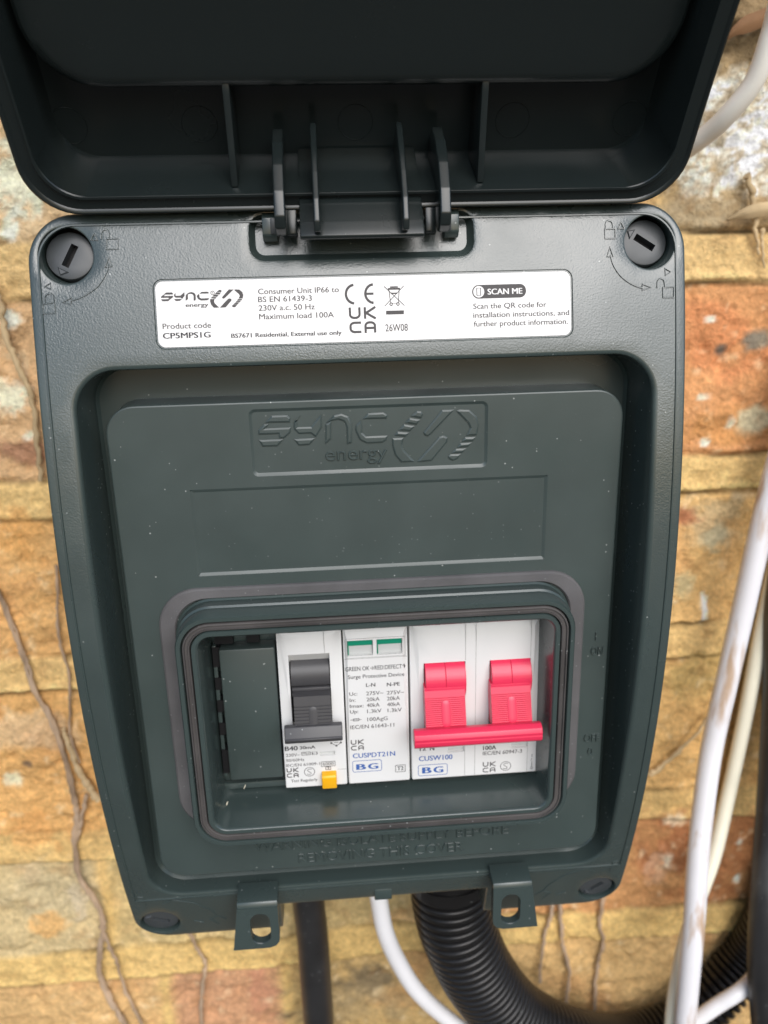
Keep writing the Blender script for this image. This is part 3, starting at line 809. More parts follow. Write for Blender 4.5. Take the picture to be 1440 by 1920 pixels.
# raised window frame
b = MB()
fo = rr(-51.3, 51.3, -59.8, 8.6, 9, 10)
F0 = -10.5
prof = [(-1.0, 0.2), (-1.0, -0.9), (-0.55, -1.4), (-0.5, -4.6), (0.0, -5.0), (0.1, F0 + .5), (0.4, F0), (1.35, F0), (1.5, F0 + .25), (1.6, F0 + 2.2), (4.0, F0 + 2.2), (4.05, F0 + .3), (4.2, F0), (5.2, F0), (5.55, F0 + .3), (5.7, F0 + 1), (6.6, 4.0), (6.8, 7.0)]
fo10 = rr(-51.3, 51.3, -59.8, 8.6, 9, 10)
def fr(d):
    r = max(9 - d * 0.95, 3.2)
    return rr(-51.3 + d, 51.3 - d, -59.8 + d, 8.6 - d, r, 10)
b.loft([[(p[0], y, p[1]) for p in fr(d)] for d, y in prof], M['inner'])
b.plate(fr(6.8), [], 7.0, M['inner'])
fs = b.build("window_frame", unit, smooth=38)
b = MB()
b.loft([[(p[0], y, p[1]) for p in fr(d)] for d, y in ((1.85, F0 + 2), (1.85, F0 + .5), (2.0, F0 + .15), (2.35, F0 + .05), (2.5, F0 + .5), (3.2, F0 + .5), (3.35, F0 + .05), (3.65, F0 + .15), (3.8, F0 + .5), (3.8, F0 + 2))], M['seal'])
b.build("rubber_seal", fs)

# interior at the left of the switchgear: blanking plate and slotted rail
b = MB()
b.box(-42.3, -27.4, 1.6, 6.9, -47.4, -6.6, M['panel'], 0.5)
b.build("blanking_plate", unit)
b = MB()
b.box(-44.3, -43.2, 3.4, 6.8, -47.2, -6.2, M['inner'], 0.2)
for z0, z1 in ((-12.3, -6.4), (-19.2, -15.6), (-26.2, -22.6), (-33.4, -29.6), (-45.8, -38.2)):
    b.box(-44.2, -42.25, 3.1, 6.5, z0, z1, M['slot'])  # solid black boxes; the shade of the slot openings is only coloured in
for x0, x1 in ((-43.5, -38.6), (-35, -31.5)):
    b.box(x0, x1, 4.6, 6.6, -6.2, -3.4, M['slot'])
b.box(-45.0, 45.0, 4.8, 6.8, -52.6, -50.6, M['inner'], 0.3)
b.build("slotted_rail", unit)
b = MB()
b.loft([[(p[0], y, p[1]) for p in circ(-1.6, -52.9, r, 16)] for r, y in ((1.0, 3.0), (.95, 2.4), (.6, 2.2))], M['inner'])
b.box(-2.2, -1, 2.1, 2.6, -53.2, -52.6, M['greywin'], .1)

# lock screws in the four corners
SL = [(-67.6, 94.6, 5.4, 62, 3.4, 0), (67.4, 94.6, 5.4, -33, 3.4, 1), (-68.4, -100.3, 5.3, -28, 1.2, 0), (68.4, -100.3, 5.3, 46, 1.2, 1)]
b.bm.free()
for x, z, r, ang, dp, fl in SL:
    b = MB()
    sl = math.atan((arc(z + 1) - arc(z - 1)) / 2)     # follow the slope of the cover
    L_, w_ = r * 1.0, r * 0.32
    ca, sa = math.cos(math.radians(ang)), math.sin(math.radians(ang))
    rot = lambda l: [(p[0] * ca - p[1] * sa, p[0] * sa + p[1] * ca) for p in l]
    slot = rot([(L_ / 2, -w_ / 2), (L_ / 2, w_ / 2), (-L_ / 2, w_ / 2), (-L_ / 2, -w_ / 2)])
    c = circ(0, 0, r, 40)
    b.plate(inset(c, .35), [slot], 0, M['screw'])
    b.loft([[(p[0], y, p[1]) for p in inset(c, d)] for d, y in ((.35, 0), (.1, .1), (0, .35), (0, 6))], M['screw'])
    b.loft([[(p[0], y, p[1]) for p in slot] for y in (0, 2.4)], M['screw'])
    b.plate(slot, [], 2.4, M['slot'])
    s = -1
    tri = rot([(s * (r - .3), 0), (s * (r - 1.9), 1.5), (s * (r - 1.9), -1.5)])
    if sum(tri[i][0] * tri[(i + 1) % 3][1] - tri[(i + 1) % 3][0] * tri[i][1] for i in range(3)) < 0: tri = tri[::-1]
    b.loft([[(p[0], y, p[1]) for p in l] for l, y in ((tri, 0.02), (inset(tri, .25), -.35))], M['screw'])
    b.plate(inset(tri, .25), [], -.35, M['screw'])
    mt = Matrix.Translation(Vector((x, arc(z) + dp, z))) @ Matrix.Rotation(-sl, 4, 'X')
    b.build("lock_screw", unit, mtx=mt)

# two padlock tabs under the cover
for s, cx in ((-1, -37.2), (1, 38.4)):
    b = MB()
    w = 5.9
    # seen from the front: the outer edge flares, the inner lower corner is rounded
    top, bot = -87.2, -102.0
    o = [(w, top), (-w, top), (-w - 2.0, bot), (w - 3.2, bot), (w - 1.2, bot + .7), (w - .2, bot + 2.0), (w, bot + 3.6)]
    if s > 0: o = [(-p[0], p[1]) for p in o][::-1]
    o = [(p[0] + cx, p[1]) for p in o]
    hx = cx - s * -0.4 + (0.9 if s < 0 else -0.9)
    h = rr(hx - 2.9, hx + 2.9, -100.3, -89.3, 2.85, 8)
    b.plate(o, [h], -4.0, M['inner'])
    b.loft([[(p[0], y, p[1]) for p in o] for y in (-4, -1.2)], M['inner'])
    b.plate(o, [h], -1.2, M['inner'], back=True)
    b.loft([[(p[0], y, p[1]) for p in inset(h, d)] for d, y in ((-.25, -4), (0, -3.7), (0, -1.2))], M['inner'])
    b.prism_x([(-4.0, -87.2), (-3.3, -85.6), (3.6, -84.6), (3.6, -89.4), (-1.2, -88.2)], cx - w, cx + w, M['inner'], 0.25)
    b.build("padlock_tab", unit)

# rating label
b = MB()
lab = dense(rr(-48.2, 48.0, 74.05, 88.5, 1.7, 6), 3)
LY = lambda x, z: arc(z) + 0.12
TY = lambda x, z: arc(z) + 0.06
b.plate(lab, [], LY, M['label'], grid=3)
b.loft([[(p[0], arc(p[1]) + y, p[1]) for p in lab] for y in (.12, .33)], M['label'])
for s, x, z, w, h, bo in LABEL_TEXT:
    if s in ("UK", "CA"):
        continue
    hh = h * (1.05 if s != "energy" else 1.35)
    b.text(s, x, z, w, hh, M['ink_dark'] if bo and s != "energy" else M['ink'], yf=TY, bold=bo + 0.5)
def lp_(poly, m=None):
    if sum(poly[i][0] * poly[(i + 1) % len(poly)][1] - poly[(i + 1) % len(poly)][0] * poly[i][1] for i in range(len(poly))) < 0:
        poly = poly[::-1]
    b.plate(poly, [], TY, m or M['ink'])
for k, l in enumerate(LOGO):
    if k < 9:                     # the lettering
        q = [(-47.0 + (p[0] + 27.57) * (10.8 / 31.95), 84.15 + (p[1] - 48.5) * (1.95 / 7.96)) for p in l]
    else:
        q = [(-36.0 + (p[0] - 5.33) * (7.6 / 21.96), 82.45 + (p[1] - 43.2) * (3.95 / 13.1)) for p in l]
    lp_(q)
def stroke(pts, w, m=None):       # printed line of even width
    n = len(pts)
    A, B_ = [], []
    for k in range(n):
        a, c = pts[max(k - 1, 0)], pts[min(k + 1, n - 1)]
        if pts[0] == pts[-1] and k in (0, n - 1): a, c = pts[-2], pts[1]
        dx, dz = c[0] - a[0], c[1] - a[1]
        l = math.hypot(dx, dz) or 1
        A.append((pts[k][0] - dz / l * w / 2, pts[k][1] + dx / l * w / 2))
        B_.append((pts[k][0] + dz / l * w / 2, pts[k][1] - dx / l * w / 2))
    b.loft([[(p[0], SY(p[0], p[1]), p[1]) for p in A], [(p[0], SY(p[0], p[1]), p[1]) for p in B_]], m or M['ink'], closed=False)
SY = TY
def arcpts(cx, cz, rx, rz, a0, a1, n=24):
    return [(cx + rx * math.cos(math.radians(a0 + (a1 - a0) * k / n)), cz + rz * math.sin(math.radians(a0 + (a1 - a0) * k / n))) for k in range(n + 1)]
def ce(x0, z0):                   # conformity mark
    stroke(arcpts(x0 + 2.3, z0 + 2.3, 2.0, 2.05, 95, 265), 0.55)
    stroke(arcpts(x0 + 6.8, z0 + 2.3, 2.0, 2.05, 95, 265), 0.55)
    stroke([(x0 + 4.9, z0 + 2.3), (x0 + 6.7, z0 + 2.3)], 0.5)
ce(-5.2, 82.35)
def ukca(x0, z0, w, h, t):        # two-line mark: x0, z0 lower left, total width and height
    g = h * 0.1
    lh = (h - g) / 2
    lw = w * 0.44
    zt, zb = z0 + h, z0 + h - lh
    r = lw * .35
    stroke([(x0 + t / 2, zt), (x0 + t / 2, zb + r)] + arcpts(x0 + t / 2 + r, zb + t / 2 + r * .8, r, r * .8, 180, 270, 6) + arcpts(x0 + lw - t / 2 - r, zb + t / 2 + r * .8, r, r * .8, 270, 360, 6) + [(x0 + lw - t / 2, zt)], t)
    kx = x0 + w - lw
    stroke([(kx + t / 2, zt), (kx + t / 2, zb)], t)
    stroke([(kx + lw, zt), (kx + t, zb + lh * .5)], t)
    stroke([(kx + t, zb + lh * .5), (kx + lw, zb)], t)
    zt, zb = z0 + lh, z0
    stroke([(x0 + lw, zt - t / 2)] + arcpts(x0 + t / 2 + r, zt - t / 2 - r * .8, r, r * .8, 90, 180, 6) + arcpts(x0 + t / 2 + r, zb + t / 2 + r * .8, r, r * .8, 180, 270, 6) + [(x0 + lw, zb + t / 2)], t)
    stroke([(kx + t / 2, zb), (kx + t / 2, zt - r)] + arcpts(kx + t / 2 + r, zt - t / 2 - r * .8, r, r * .8, 180, 90, 6) + arcpts(kx + lw - t / 2 - r, zt - t / 2 - r * .8, r, r * .8, 90, 0, 6) + [(kx + lw - t / 2, zb)], t)
    stroke([(kx + t, zb + lh * .42), (kx + lw - t, zb + lh * .42)], t)
ukca(-4.4, 75.95, 6.2, 5.75, 0.52)
# crossed-out wheeled bin with bar
stroke([(4.0, 86.2), (8.6, 81.8)], 0.16); stroke([(8.6, 86.2), (4.0, 81.8)], 0.16)
stroke([(4.9, 85.6), (7.7, 85.6)], 0.4); stroke([(5.1, 85.4), (5.4, 82.4), (7.2, 82.4), (7.5, 85.4)], 0.18)
stroke([(5.4, 86.0), (7.2, 86.0)], 0.3); stroke([(5.5, 84.6), (7.0, 84.6)], 0.3)
stroke(arcpts(5.5, 82.2, .3, .3, 0, 360, 10), 0.2); stroke(arcpts(7.1, 82.2, .3, .3, 0, 360, 10), 0.2)
lp_([(4.25, 79.9), (8.4, 79.9), (8.4, 80.75), (4.25, 80.75)])
# scan badge
lp_(rr(24.6, 37.4, 82.9, 85.95, 1.5, 8))
b.plate(circ(26.15, 84.42, 1.3, 24), [], lambda x, z: arc(z) + .045, M['label'])
b.text("SCAN ME", 28.2, 83.75, 8.3, 1.35, M['label'], yf=lambda x, z: arc(z) + .045, bold=1.6)
SY = lambda x, z: arc(z) + .03
stroke([(25.7, 83.6), (25.7, 85.25), (26.6, 85.25), (26.6, 83.6), (25.7, 83.6)], 0.22)
SY = TY
stroke(arcpts(-35.35, 85.75, .42, .42, 0, 360, 14), 0.12)
b.text("R", -35.5, 85.55, .3, .42, M['ink'], yf=TY)
b.build("rating_label", unit, smooth=30)

# hinge lugs in the pocket
for x in (-21.6, 20.2):
    b = MB()
    b.prism_x([(5.5, 103.2), (0.8, 103.0), (-0.4, 101.8), (-0.6, 98.0), (0.6, 96.6), (5.5, 96.4)], x - 1.7, x + 1.7, M['inner'], 0.35)
    s = 1 if x < 0 else -1
    b.box(x + s * 0.9 - .7, x + s * 0.9 + .7, -0.95, 0.2, 98.2, 101.6, M['screw'], 0.15)
    b.build("hinge_lug", unit)

# ---- lid, flipped up; local (x, u, w): u from hinge to free end, w towards the inside
LT = math.radians(30)
LR0 = (-2.0, 102.9)
LUv, LWv = (-math.sin(LT), math.cos(LT)), (-math.cos(LT), -math.sin(LT))
def LP(x, u, w):
    w = w + 0.0010 * u * u       # the lid is bowed like the cover
    return (x - 0.4, LR0[0] + u * LUv[0] + w * LWv[0], LR0[1] + u * LUv[1] + w * LWv[1])
def lrr(dx, r, u0=None, u1=None, n=10):
    u0 = dx if u0 is None else u0
    u1 = 196 - dx if u1 is None else u1
    l = rr(-73 + dx, 73 - dx, u0, u1, r, n)
    out = []
    for i, p in enumerate(l):
        q = l[(i + 1) % len(l)]
        k = 1 if math.hypot(q[0] - p[0], q[1] - p[1]) < 8 else 20
        out += [(p[0] + (q[0] - p[0]) * j / k, p[1] + (q[1] - p[1]) * j / k) for j in range(k)]
    return out
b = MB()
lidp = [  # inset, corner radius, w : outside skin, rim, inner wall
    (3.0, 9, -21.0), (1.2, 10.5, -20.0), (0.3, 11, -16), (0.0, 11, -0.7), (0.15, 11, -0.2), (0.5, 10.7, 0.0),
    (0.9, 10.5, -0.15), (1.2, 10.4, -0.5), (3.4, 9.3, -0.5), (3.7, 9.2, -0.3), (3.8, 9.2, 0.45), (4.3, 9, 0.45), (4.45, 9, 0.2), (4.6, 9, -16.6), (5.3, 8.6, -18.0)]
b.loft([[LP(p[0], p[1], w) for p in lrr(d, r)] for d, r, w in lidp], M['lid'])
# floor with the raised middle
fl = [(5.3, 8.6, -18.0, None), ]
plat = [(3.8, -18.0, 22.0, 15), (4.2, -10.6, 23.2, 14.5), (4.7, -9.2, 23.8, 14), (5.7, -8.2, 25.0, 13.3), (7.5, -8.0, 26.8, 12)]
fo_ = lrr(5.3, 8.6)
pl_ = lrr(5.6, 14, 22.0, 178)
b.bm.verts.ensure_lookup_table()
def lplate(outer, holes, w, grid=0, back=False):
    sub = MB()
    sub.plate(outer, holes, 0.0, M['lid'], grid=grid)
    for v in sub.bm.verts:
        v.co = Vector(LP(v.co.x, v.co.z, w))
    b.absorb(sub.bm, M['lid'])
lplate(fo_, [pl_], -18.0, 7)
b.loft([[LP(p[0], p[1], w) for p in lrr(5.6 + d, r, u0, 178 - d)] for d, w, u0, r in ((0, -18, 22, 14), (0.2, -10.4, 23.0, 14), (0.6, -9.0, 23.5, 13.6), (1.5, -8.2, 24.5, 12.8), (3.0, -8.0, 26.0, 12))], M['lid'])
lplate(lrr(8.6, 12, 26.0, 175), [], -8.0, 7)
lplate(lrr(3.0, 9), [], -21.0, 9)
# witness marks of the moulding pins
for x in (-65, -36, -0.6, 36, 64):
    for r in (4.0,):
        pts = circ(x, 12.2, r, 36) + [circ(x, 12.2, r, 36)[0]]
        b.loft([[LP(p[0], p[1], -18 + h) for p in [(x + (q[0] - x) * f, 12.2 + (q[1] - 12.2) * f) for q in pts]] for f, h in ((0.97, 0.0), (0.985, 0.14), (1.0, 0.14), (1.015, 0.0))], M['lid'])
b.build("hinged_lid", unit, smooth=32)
lid = [o for o in COL.objects if o.name == "hinged_lid"][0]
lid["label"] = "glossy lid, shade darkened into its colour, flipped up above the cover, seen from inside"
# ribs between the raised middle and the hinge wall
for x in (-28.6, 26.4):
    b = MB()
    pr = [LP(0, 4.7, -17.9), LP(0, 24.5, -17.9), LP(0, 24.5, -8.6), LP(0, 22, -7.9), LP(0, 13, -5.2), LP(0, 4.7, -2.4)]
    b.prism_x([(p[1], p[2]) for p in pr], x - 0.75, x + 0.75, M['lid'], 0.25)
    b.build("rib", lid)
# hinge tongue and arms
b = MB()
fr_, bk = [(9.6, 117.4), (3.0, 111.6), (-3.0, 105.6), (-7.6, 100.2), (-9.2, 97.4), (-8.8, 96.7)], [(-7.0, 96.6), (-4.6, 99.6), (2.2, 105.2), (11, 113.5)]
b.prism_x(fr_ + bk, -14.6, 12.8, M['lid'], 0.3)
b.build("hinge_tongue", lid)
for x, t, out in ((-18.7, 1.2, 1), (17.2, 1.2, 1), (-10.8, .7, 0), (8.5, .7, 0)):
    b = MB()
    if out:
        pr = [(9.5, 118.8), (3.0, 120.6), (-3.0, 117.0), (-7.6, 112.0), (-10.4, 106.5), (-11.4, 101.5), (-10.6, 99.0), (-8.2, 97.6), (-4.8, 98.0), (-1.6, 100.0), (2.4, 105), (9.5, 113)]
    else:
        pr = [(9.5, 118.0), (1.6, 121.6), (-2.6, 116.5), (-7.0, 110.5), (-10.2, 105.0), (-11.6, 100.5), (-11.2, 98.2), (-8.4, 97.9), (-4, 104), (6, 112)]
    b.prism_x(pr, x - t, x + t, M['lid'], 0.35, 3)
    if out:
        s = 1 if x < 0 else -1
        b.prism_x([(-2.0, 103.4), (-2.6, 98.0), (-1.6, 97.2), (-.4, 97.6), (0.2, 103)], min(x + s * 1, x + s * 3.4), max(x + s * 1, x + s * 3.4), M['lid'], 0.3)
    b.build("hinge_arm", lid)

# ------------------------------------------------------------------ switchgear behind the window
DYF = 0.3                         # front plane of the devices
TYD = DYF - 0.05
def device_body(b, x0, x1, holes, m, z0=-50.2, z1=-1.4, y_back=6.9):
    l = rr(x0, x1, z0, z1, 0.5, 3)
    top = -4.4
    yf = lambda x, z: DYF + (max(0, z - top) * 0.55)
    b.plate(inset(l, .35), holes, yf, m, grid=4)
    b.loft([[(p[0], yf(*p) + dy, p[1]) for p in inset(l, d)] for d, dy in ((.35, 0), (.1, .1), (0, .35))] + [[(p[0], y_back, p[1]) for p in l]], m)
def well(b, l, depth, m, mb):
    b.loft([[(p[0], y, p[1]) for p in inset(l, d)] for d, y in ((0, DYF), (.15, DYF + depth))], m)
    b.plate(inset(l, .15), [], DYF + depth, mb)
def rect(x0, x1, z0, z1): return [(x1, z0), (x1, z1), (x0, z1), (x0, z0)]
def seam(b, pts, m):
    global SY
    stroke(pts, 0.11, m)
def s_mark(cx, cz, r):
    stroke(arcpts(cx, cz, r, r * .98, 0, 360, 28), 0.17)
    stroke([(cx + r * .42, cz + r * .55), (cx - r * .05, cz + r * .62), (cx - r * .42, cz + r * .32), (cx - r * .2, cz + r * .08), (cx + r * .3, cz - r * .25), (cx + r * .28, cz - r * .52), (cx - r * .1, cz - r * .62), (cx - r * .5, cz - r * .5)], 0.17)
def boxed(x0, x1, z0, z1, r, m, w=0.16):
    l = rr(x0, x1, z0, z1, r, 5)
    stroke(l + [l[0]], w, m)
M['seam'] = mat("seam_shadow_gap", (0.30, 0.30, 0.29), 0.6, 0.3)
SY = lambda x, z: TYD
def texts(b, lst):
    for s, x, z, w, h, bo in lst:
        if s in ("UK", "CA"):
            continue
        if bo == 3:
            b.text('B', x, z, w * .45, h, M['ink_blue'], TYD, 2.4)
            b.text('G', x + w * .53, z, w * .47, h, M['ink_blue'], TYD, 2.4)
        elif bo == 2:
            b.text(s, x, z, w, h, M['ink_blue'], TYD, 1.2)
        else:
            b.text(s, x, z, w, h, M['ink_dark'] if bo else M['ink'], TYD, 0.4 if len(s) > 16 else bo * 0.8 + 0.5)

# -- residual current breaker
root = empty("circuit_breaker", (-18, 7, -50), "narrow white breaker with black lever and yellow test button, left of the other switchgear", "circuit breaker")
b = MB()
ap = rect(-23.8, -12.75, -31.0, -8.5)
wn = rect(-16.85, -12.45, -40.3, -38.95)
bt = rect(-16.8, -12.3, -50.0, -45.4)
device_body(b, -26.8, -9.35, [ap, wn], M['white'])
b.loft([[(p[0], y, p[1]) for p in l] for l, y in ((ap, DYF), (rect(-23.8, -12.75, -31, -12.2), 3.6))], M['white_in'])
b.plate(rect(-23.8, -12.75, -31, -12.2), [], 3.6, M['slot'])
well(b, wn, 1.0, M['white_in'], M['greywin'])
texts(b, RCBO_TEXT)
seam(b, [(-14.1, -1.6), (-14.0, -8.4)], M['seam'])
seam(b, [(-12.0, -45.0), (-9.5, -45.0)], M['seam'])
ukca(-26.3, -46.7, 3.3, 3.1, 0.3)
s_mark(-19.9, -45.2, 1.45)
boxed(-16.5, -12.6, -43.75, -42.25, 0.1, M['ink']); boxed(-15.3, -13.9, -44.9, -43.95, 0.05, M['ink'])
boxed(-21.8, -19.35, -39.65, -38.75, 0.1, M['ink']); stroke([(-21.6, -39.2), (-20.9, -39.05), (-20.2, -39.35), (-19.5, -39.15)], 0.15)
stroke([(-13.4, -36.4), (-12.0, -37.3), (-10.7, -36.4)], 0.15); stroke(arcpts(-13.4, -36.35, .2, .2, 0, 360, 10), .2); stroke(arcpts(-10.7, -36.35, .2, .2, 0, 360, 10), .2); stroke(arcpts(-12.0, -37.3, .2, .2, 0, 360, 10), .2); stroke([(-12.6, -36.2), (-11.4, -36.2)], .15)
b.build("breaker_body", root, smooth=30, weld=False)
b = MB()                           # black drum and lever
def drum(x0, x1, zc, r, yc, m, a0=-60, a1=75):
    pr = [(yc - r * math.cos(math.radians(a)), zc + r * math.sin(math.radians(a))) for a in [a0 + (a1 - a0) * k / 14 for k in range(15)]]
    pr += [(yc + 2, pr[-1][1]), (yc + 2, pr[0][1])]
    b.prism_x(pr, x0, x1, m, 0.12, 1)
drum(-23.5, -12.95, -16.0, 5.2, 5.3, M['black'], -25, 68)
b.box(-23.4, -13.0, 0.2, 3.4, -19.6, -18.6, M['black'], .25)
b.box(-23.4, -13.0, -0.3, 3.4, -20.9, -20.0, M['black'], .25)
def lever(x0, x1, z0, z1, y0, y1, m, ribs, rz0, rz1, plain=0.0):
    """ribbed thumb face sloping outwards from (y0, z0) to (y1, z1)"""
    f = lambda z: y0 + (y1 - y0) * (z0 - z) / (z0 - z1)
    pr = [(f(z0) + 4.5, z0), (f(z0), z0)]
    for k in range(ribs):
        za = rz0 + (rz1 - rz0) * k / ribs
        zb = rz0 + (rz1 - rz0) * (k + .55) / ribs
        zc = rz0 + (rz1 - rz0) * (k + .6) / ribs
        zd = rz0 + (rz1 - rz0) * (k + .95) / ribs
        pr += [(f(za), za), (f(zb), zb), (f(zc) + .28, zc), (f(zd) + .28, zd)]
    pr += [(f(z1), z1), (f(z1) + 4.5, z1)]
    b.prism_x(pr, x0, x1, m)
    cx = (x0 + x1) / 2 + .1
    ov = rr(cx - 1.15, cx + 1.15, rz1 + (rz0 - rz1) * .1, rz0 - (rz0 - rz1) * .12, 1.1, 6)
    b.loft([[(p[0], f(p[1]) + d, p[1]) for p in inset(ov, i)] for i, d in ((0, .3), (0, -.02), (.2, -.12))], m)
    b.plate(inset(ov, .2), [], lambda x, z: f(z) - .12, m)
lever(-22.9, -12.95, -19.6, -29.8, -2.6, -4.6, M['black'], 8, -21.6, -29.0)
b.prism_x([(-3.6, -27.3), (-5.0, -27.4), (-6.2, -29.7), (-6.6, -30.5), (-6.1, -31.7), (-3.6, -31.9), (-2.2, -31.0), (-2.4, -28.0)], -25.75, -10.15, M['black'], 0.3, 3)
b.prism_x([(-6.1, -29.9), (-6.8, -30.2), (-6.8, -30.6), (-6.1, -30.8)], -25.7, -10.2, M['black'], 0.1, 1)
b.build("toggle_lever", root, smooth=40)
b = MB()
b.prism_x([(0.0, -45.3), (-1.6, -45.5), (-2.0, -46.2), (-1.5, -50.0), (2, -50.4), (2, -45.3)], -16.5, -12.35, M['yellow'], 0.3, 3)
b.build("test_button", root)

# -- surge protector
root = empty("surge_protector", (0, 7, -50), "narrow white surge protector with two green flag windows, between the breaker and the red switch", "surge protector")
b = MB()
w1, w2 = rect(-7.9, -0.95, -9.8, -5.3), rect(0.05, 7.0, -9.8, -5.3)
device_body(b, -8.95, 8.55, [w1, w2], M['white'])
for w in (w1, w2):
    b.loft([[(p[0], y, p[1]) for p in l] for l, y in ((w, DYF + .1), (inset(w, .2), 3.2))], M['white_in'])
boxed(-8.35, 7.75, -10.45, -4.75, 0.1, M['seam'], .1)
stroke([(-8.8, -10.7), (8.4, -10.7)], 0.1, M['seam'])
texts(b, SPD_TEXT)
ukca(-7.95, -39.2, 3.6, 3.35, 0.3)
boxed(-7.7, 0.5, -46.3, -42.7, 0.6, M['ink_blue'])
boxed(4.45, 7.2, -47.15, -44.95, 0.1, M['ink'])
stroke([(-7.8, -29.45), (-4.7, -29.45)], 0.14); boxed(-7.0, -5.4, -29.8, -29.1, .1, M['ink'])
b.build("protector_body", root, smooth=30, weld=False)
for w in (w1, w2):
    b = MB()
    x0, x1 = w[2][0], w[0][0]
    b.box(x0 + .15, x1 - .15, 1.3, 3.1, -9.7, -6.9, M['greywin'])
    b.box(x0 + .15, x1 - .15, 1.0, 3.1, -7.1, -5.2, M['green'])
    b.box(x0 + .12, x0 + .4, .6, 3.1, -9.7, -5.2, M['green'], .05)
    b.build("flag_window", root)

# -- main switch
root = empty("main_switch", (27, 7, -50), "wide white double pole main switch with joined pinkish red levers, rightmost in the window", "main switch")
b = MB()
a1, a2 = rect(12.75, 24.3, -35.0, -13.3), rect(31.0, 42.5, -35.0, -13.5)
v1, v2 = rect(19.4, 24.1, -42.0, -40.3), rect(37.7, 42.3, -41.9, -40.2)
device_body(b, 9.1, 45.3, [a1, a2, v1, v2], M['white'])
for a in (a1, a2):
    well(b, a, 4.5, M['white_in'], M['red'])
for v in (v1, v2):
    well(b, v, .8, M['white_in'], M['greywin'])
texts(b, SW_TEXT)
ukca(29.55, -49.3, 3.7, 3.45, 0.3)
s_mark(36.2, -47.6, 1.5)
boxed(10.95, 19.3, -49.0, -45.5, 0.6, M['ink_blue'])
seam(b, [(27.2, -1.6), (27.2, -50)], M['seam'])
for x, zt in ((24.3, -13), (42.4, -13)):
    seam(b, [(x, -1.6), (x, zt)], M['seam'])
    seam(b, [(x, -36), (x, -50)], M['seam'])
stroke([(43.8, -44.2), (43.8, -45.2)], .14); stroke([(43.8, -45.6), (43.5, -46.4)], .14); stroke([(43.8, -46.6), (43.8, -48.4)], .14); stroke(arcpts(43.8, -48.8, .35, .35, 0, 360, 12), .13)
b.build("switch_body", root, smooth=30, weld=False)
b = MB()
for x0, x1 in ((13.0, 24.1), (31.2, 42.3)):
    xm = (x0 + x1) / 2
    drum(x0, xm - .02, -19.0, 6.4, 3.6, M['red'], -48, 66)
    drum(xm + .02, x1, -19.0, 6.4, 3.6, M['red'], -48, 66)
    lever(x0 - .45, x1 - .5, -19.2, -30.8, -2.6, -6.6, M['red'], 17, -21.6, -30.4)
    b.box(x0 - .4, x1 - .55, -2.9, 1.5, -21.4, -19.3, M['red'], .15)
b.prism_x([(-6.0, -29.4), (-7.6, -29.1), (-9.0, -29.9), (-9.5, -31.1), (-9.35, -31.8), (-9.5, -32.1), (-9.3, -33.3), (-8.2, -34.3), (-6.4, -34.1), (-5.4, -32.8), (-5.2, -30.4)], 9.0, 43.9, M['red'], 0.45, 3)
b.build("toggle_lever", root, smooth=40)

# loose scraps lying inside the window
M['scrap'] = mat("yellow_scrap", (0.62, 0.50, 0.08), 0.5, 0.4)
M['chip'] = mat("pale_chip", (0.62, 0.58, 0.46), 0.7, 0.3)
b = MB()
b.tube(spline([(46.4, 0.5, -45.2), (46.9, 0.2, -46.4), (46.7, 0.6, -47.6), (47.2, 0.2, -49.0)], 5), 0.42, M['scrap'], 7)
b.tube(spline([(46.7, 0.0, -46.8), (47.6, -0.4, -47.4), (48.2, -0.6, -48.6)], 5), 0.22, M['scrap'], 6)
tag(b.build("plastic_scrap", smooth=50, weld=False), "tiny curled yellow scrap stuck beside the main switch, low at the window's right", "scrap")
for (x, y, z, a) in ((-43.6, -1.5, -53.2, 0.5), (-38.8, 2.0, -50.6, 0.35)):
    b = MB()
    b.tube([(x, y, z), (x + .3, y - .1, z + .8), (x + .55, y - .2, z + 1.5)], [0.1, a * .55, 0.08], M['chip'], 7)
    tag(b.build("debris_chip", smooth=50, weld=False), "larger pale chip of debris in the window's lower left corner" if a > .4 else "smaller pale chip of debris just under the blanking plate", "debris chip")

# ------------------------------------------------------------------ cables, conduit and pipes on the wall
def cable(name, pts, r, m, label, cat, n=20, k=10, squash=1.0, group=None):
    b = MB()
    sp_ = spline(pts, k)
    b.tube(sp_, r, m, n, squash=squash)
    o = b.build(name, smooth=60, weld=False)
    return tag(o, label, cat, group)
cable("white_cable", [(174.6, 92.0, 121.3), (162.3, 86.0, 45.4), (156.1, 84.0, 14.1), (151.8, 82.0, -10.3), (147.4, 80.0, -42.4), (143.1, 78.0, -71.3), (139.1, 76.0, -99.0), (135.0, 70.0, -124.8), (132.0, 64.0, -145.7), (130.5, 59.0, -167.8), (129.4, 56.0, -192.3), (129.4, 55.0, -220.1), (129.9, 55.0, -263.2), (142.8, 62.0, -438.4), (181.1, 70.0, -852.7)], 4.34, M['cable_white'], "thick white cable with brown scuffs hanging down the right side of the wall", "cable")
cable("cream_cable", [(176.6, 93.0, 74.9), (168.9, 92.0, 7.2), (165.9, 92.0, -27.9), (163.2, 92.0, -60.7), (161.1, 92.0, -95.6), (157.5, 91.0, -131.8), (150.2, 84.0, -159.0), (141.1, 77.0, -177.5), (133.6, 70.0, -193.0), (129.2, 65.0, -210.8), (127.5, 62.0, -228.2), (128.5, 60.0, -266.5), (139.4, 66.0, -445.6), (175.6, 76.0, -871.3)], 3.14, M['cable_cream'], "thin cream cable crossing behind the thick white cable on the right", "cable")
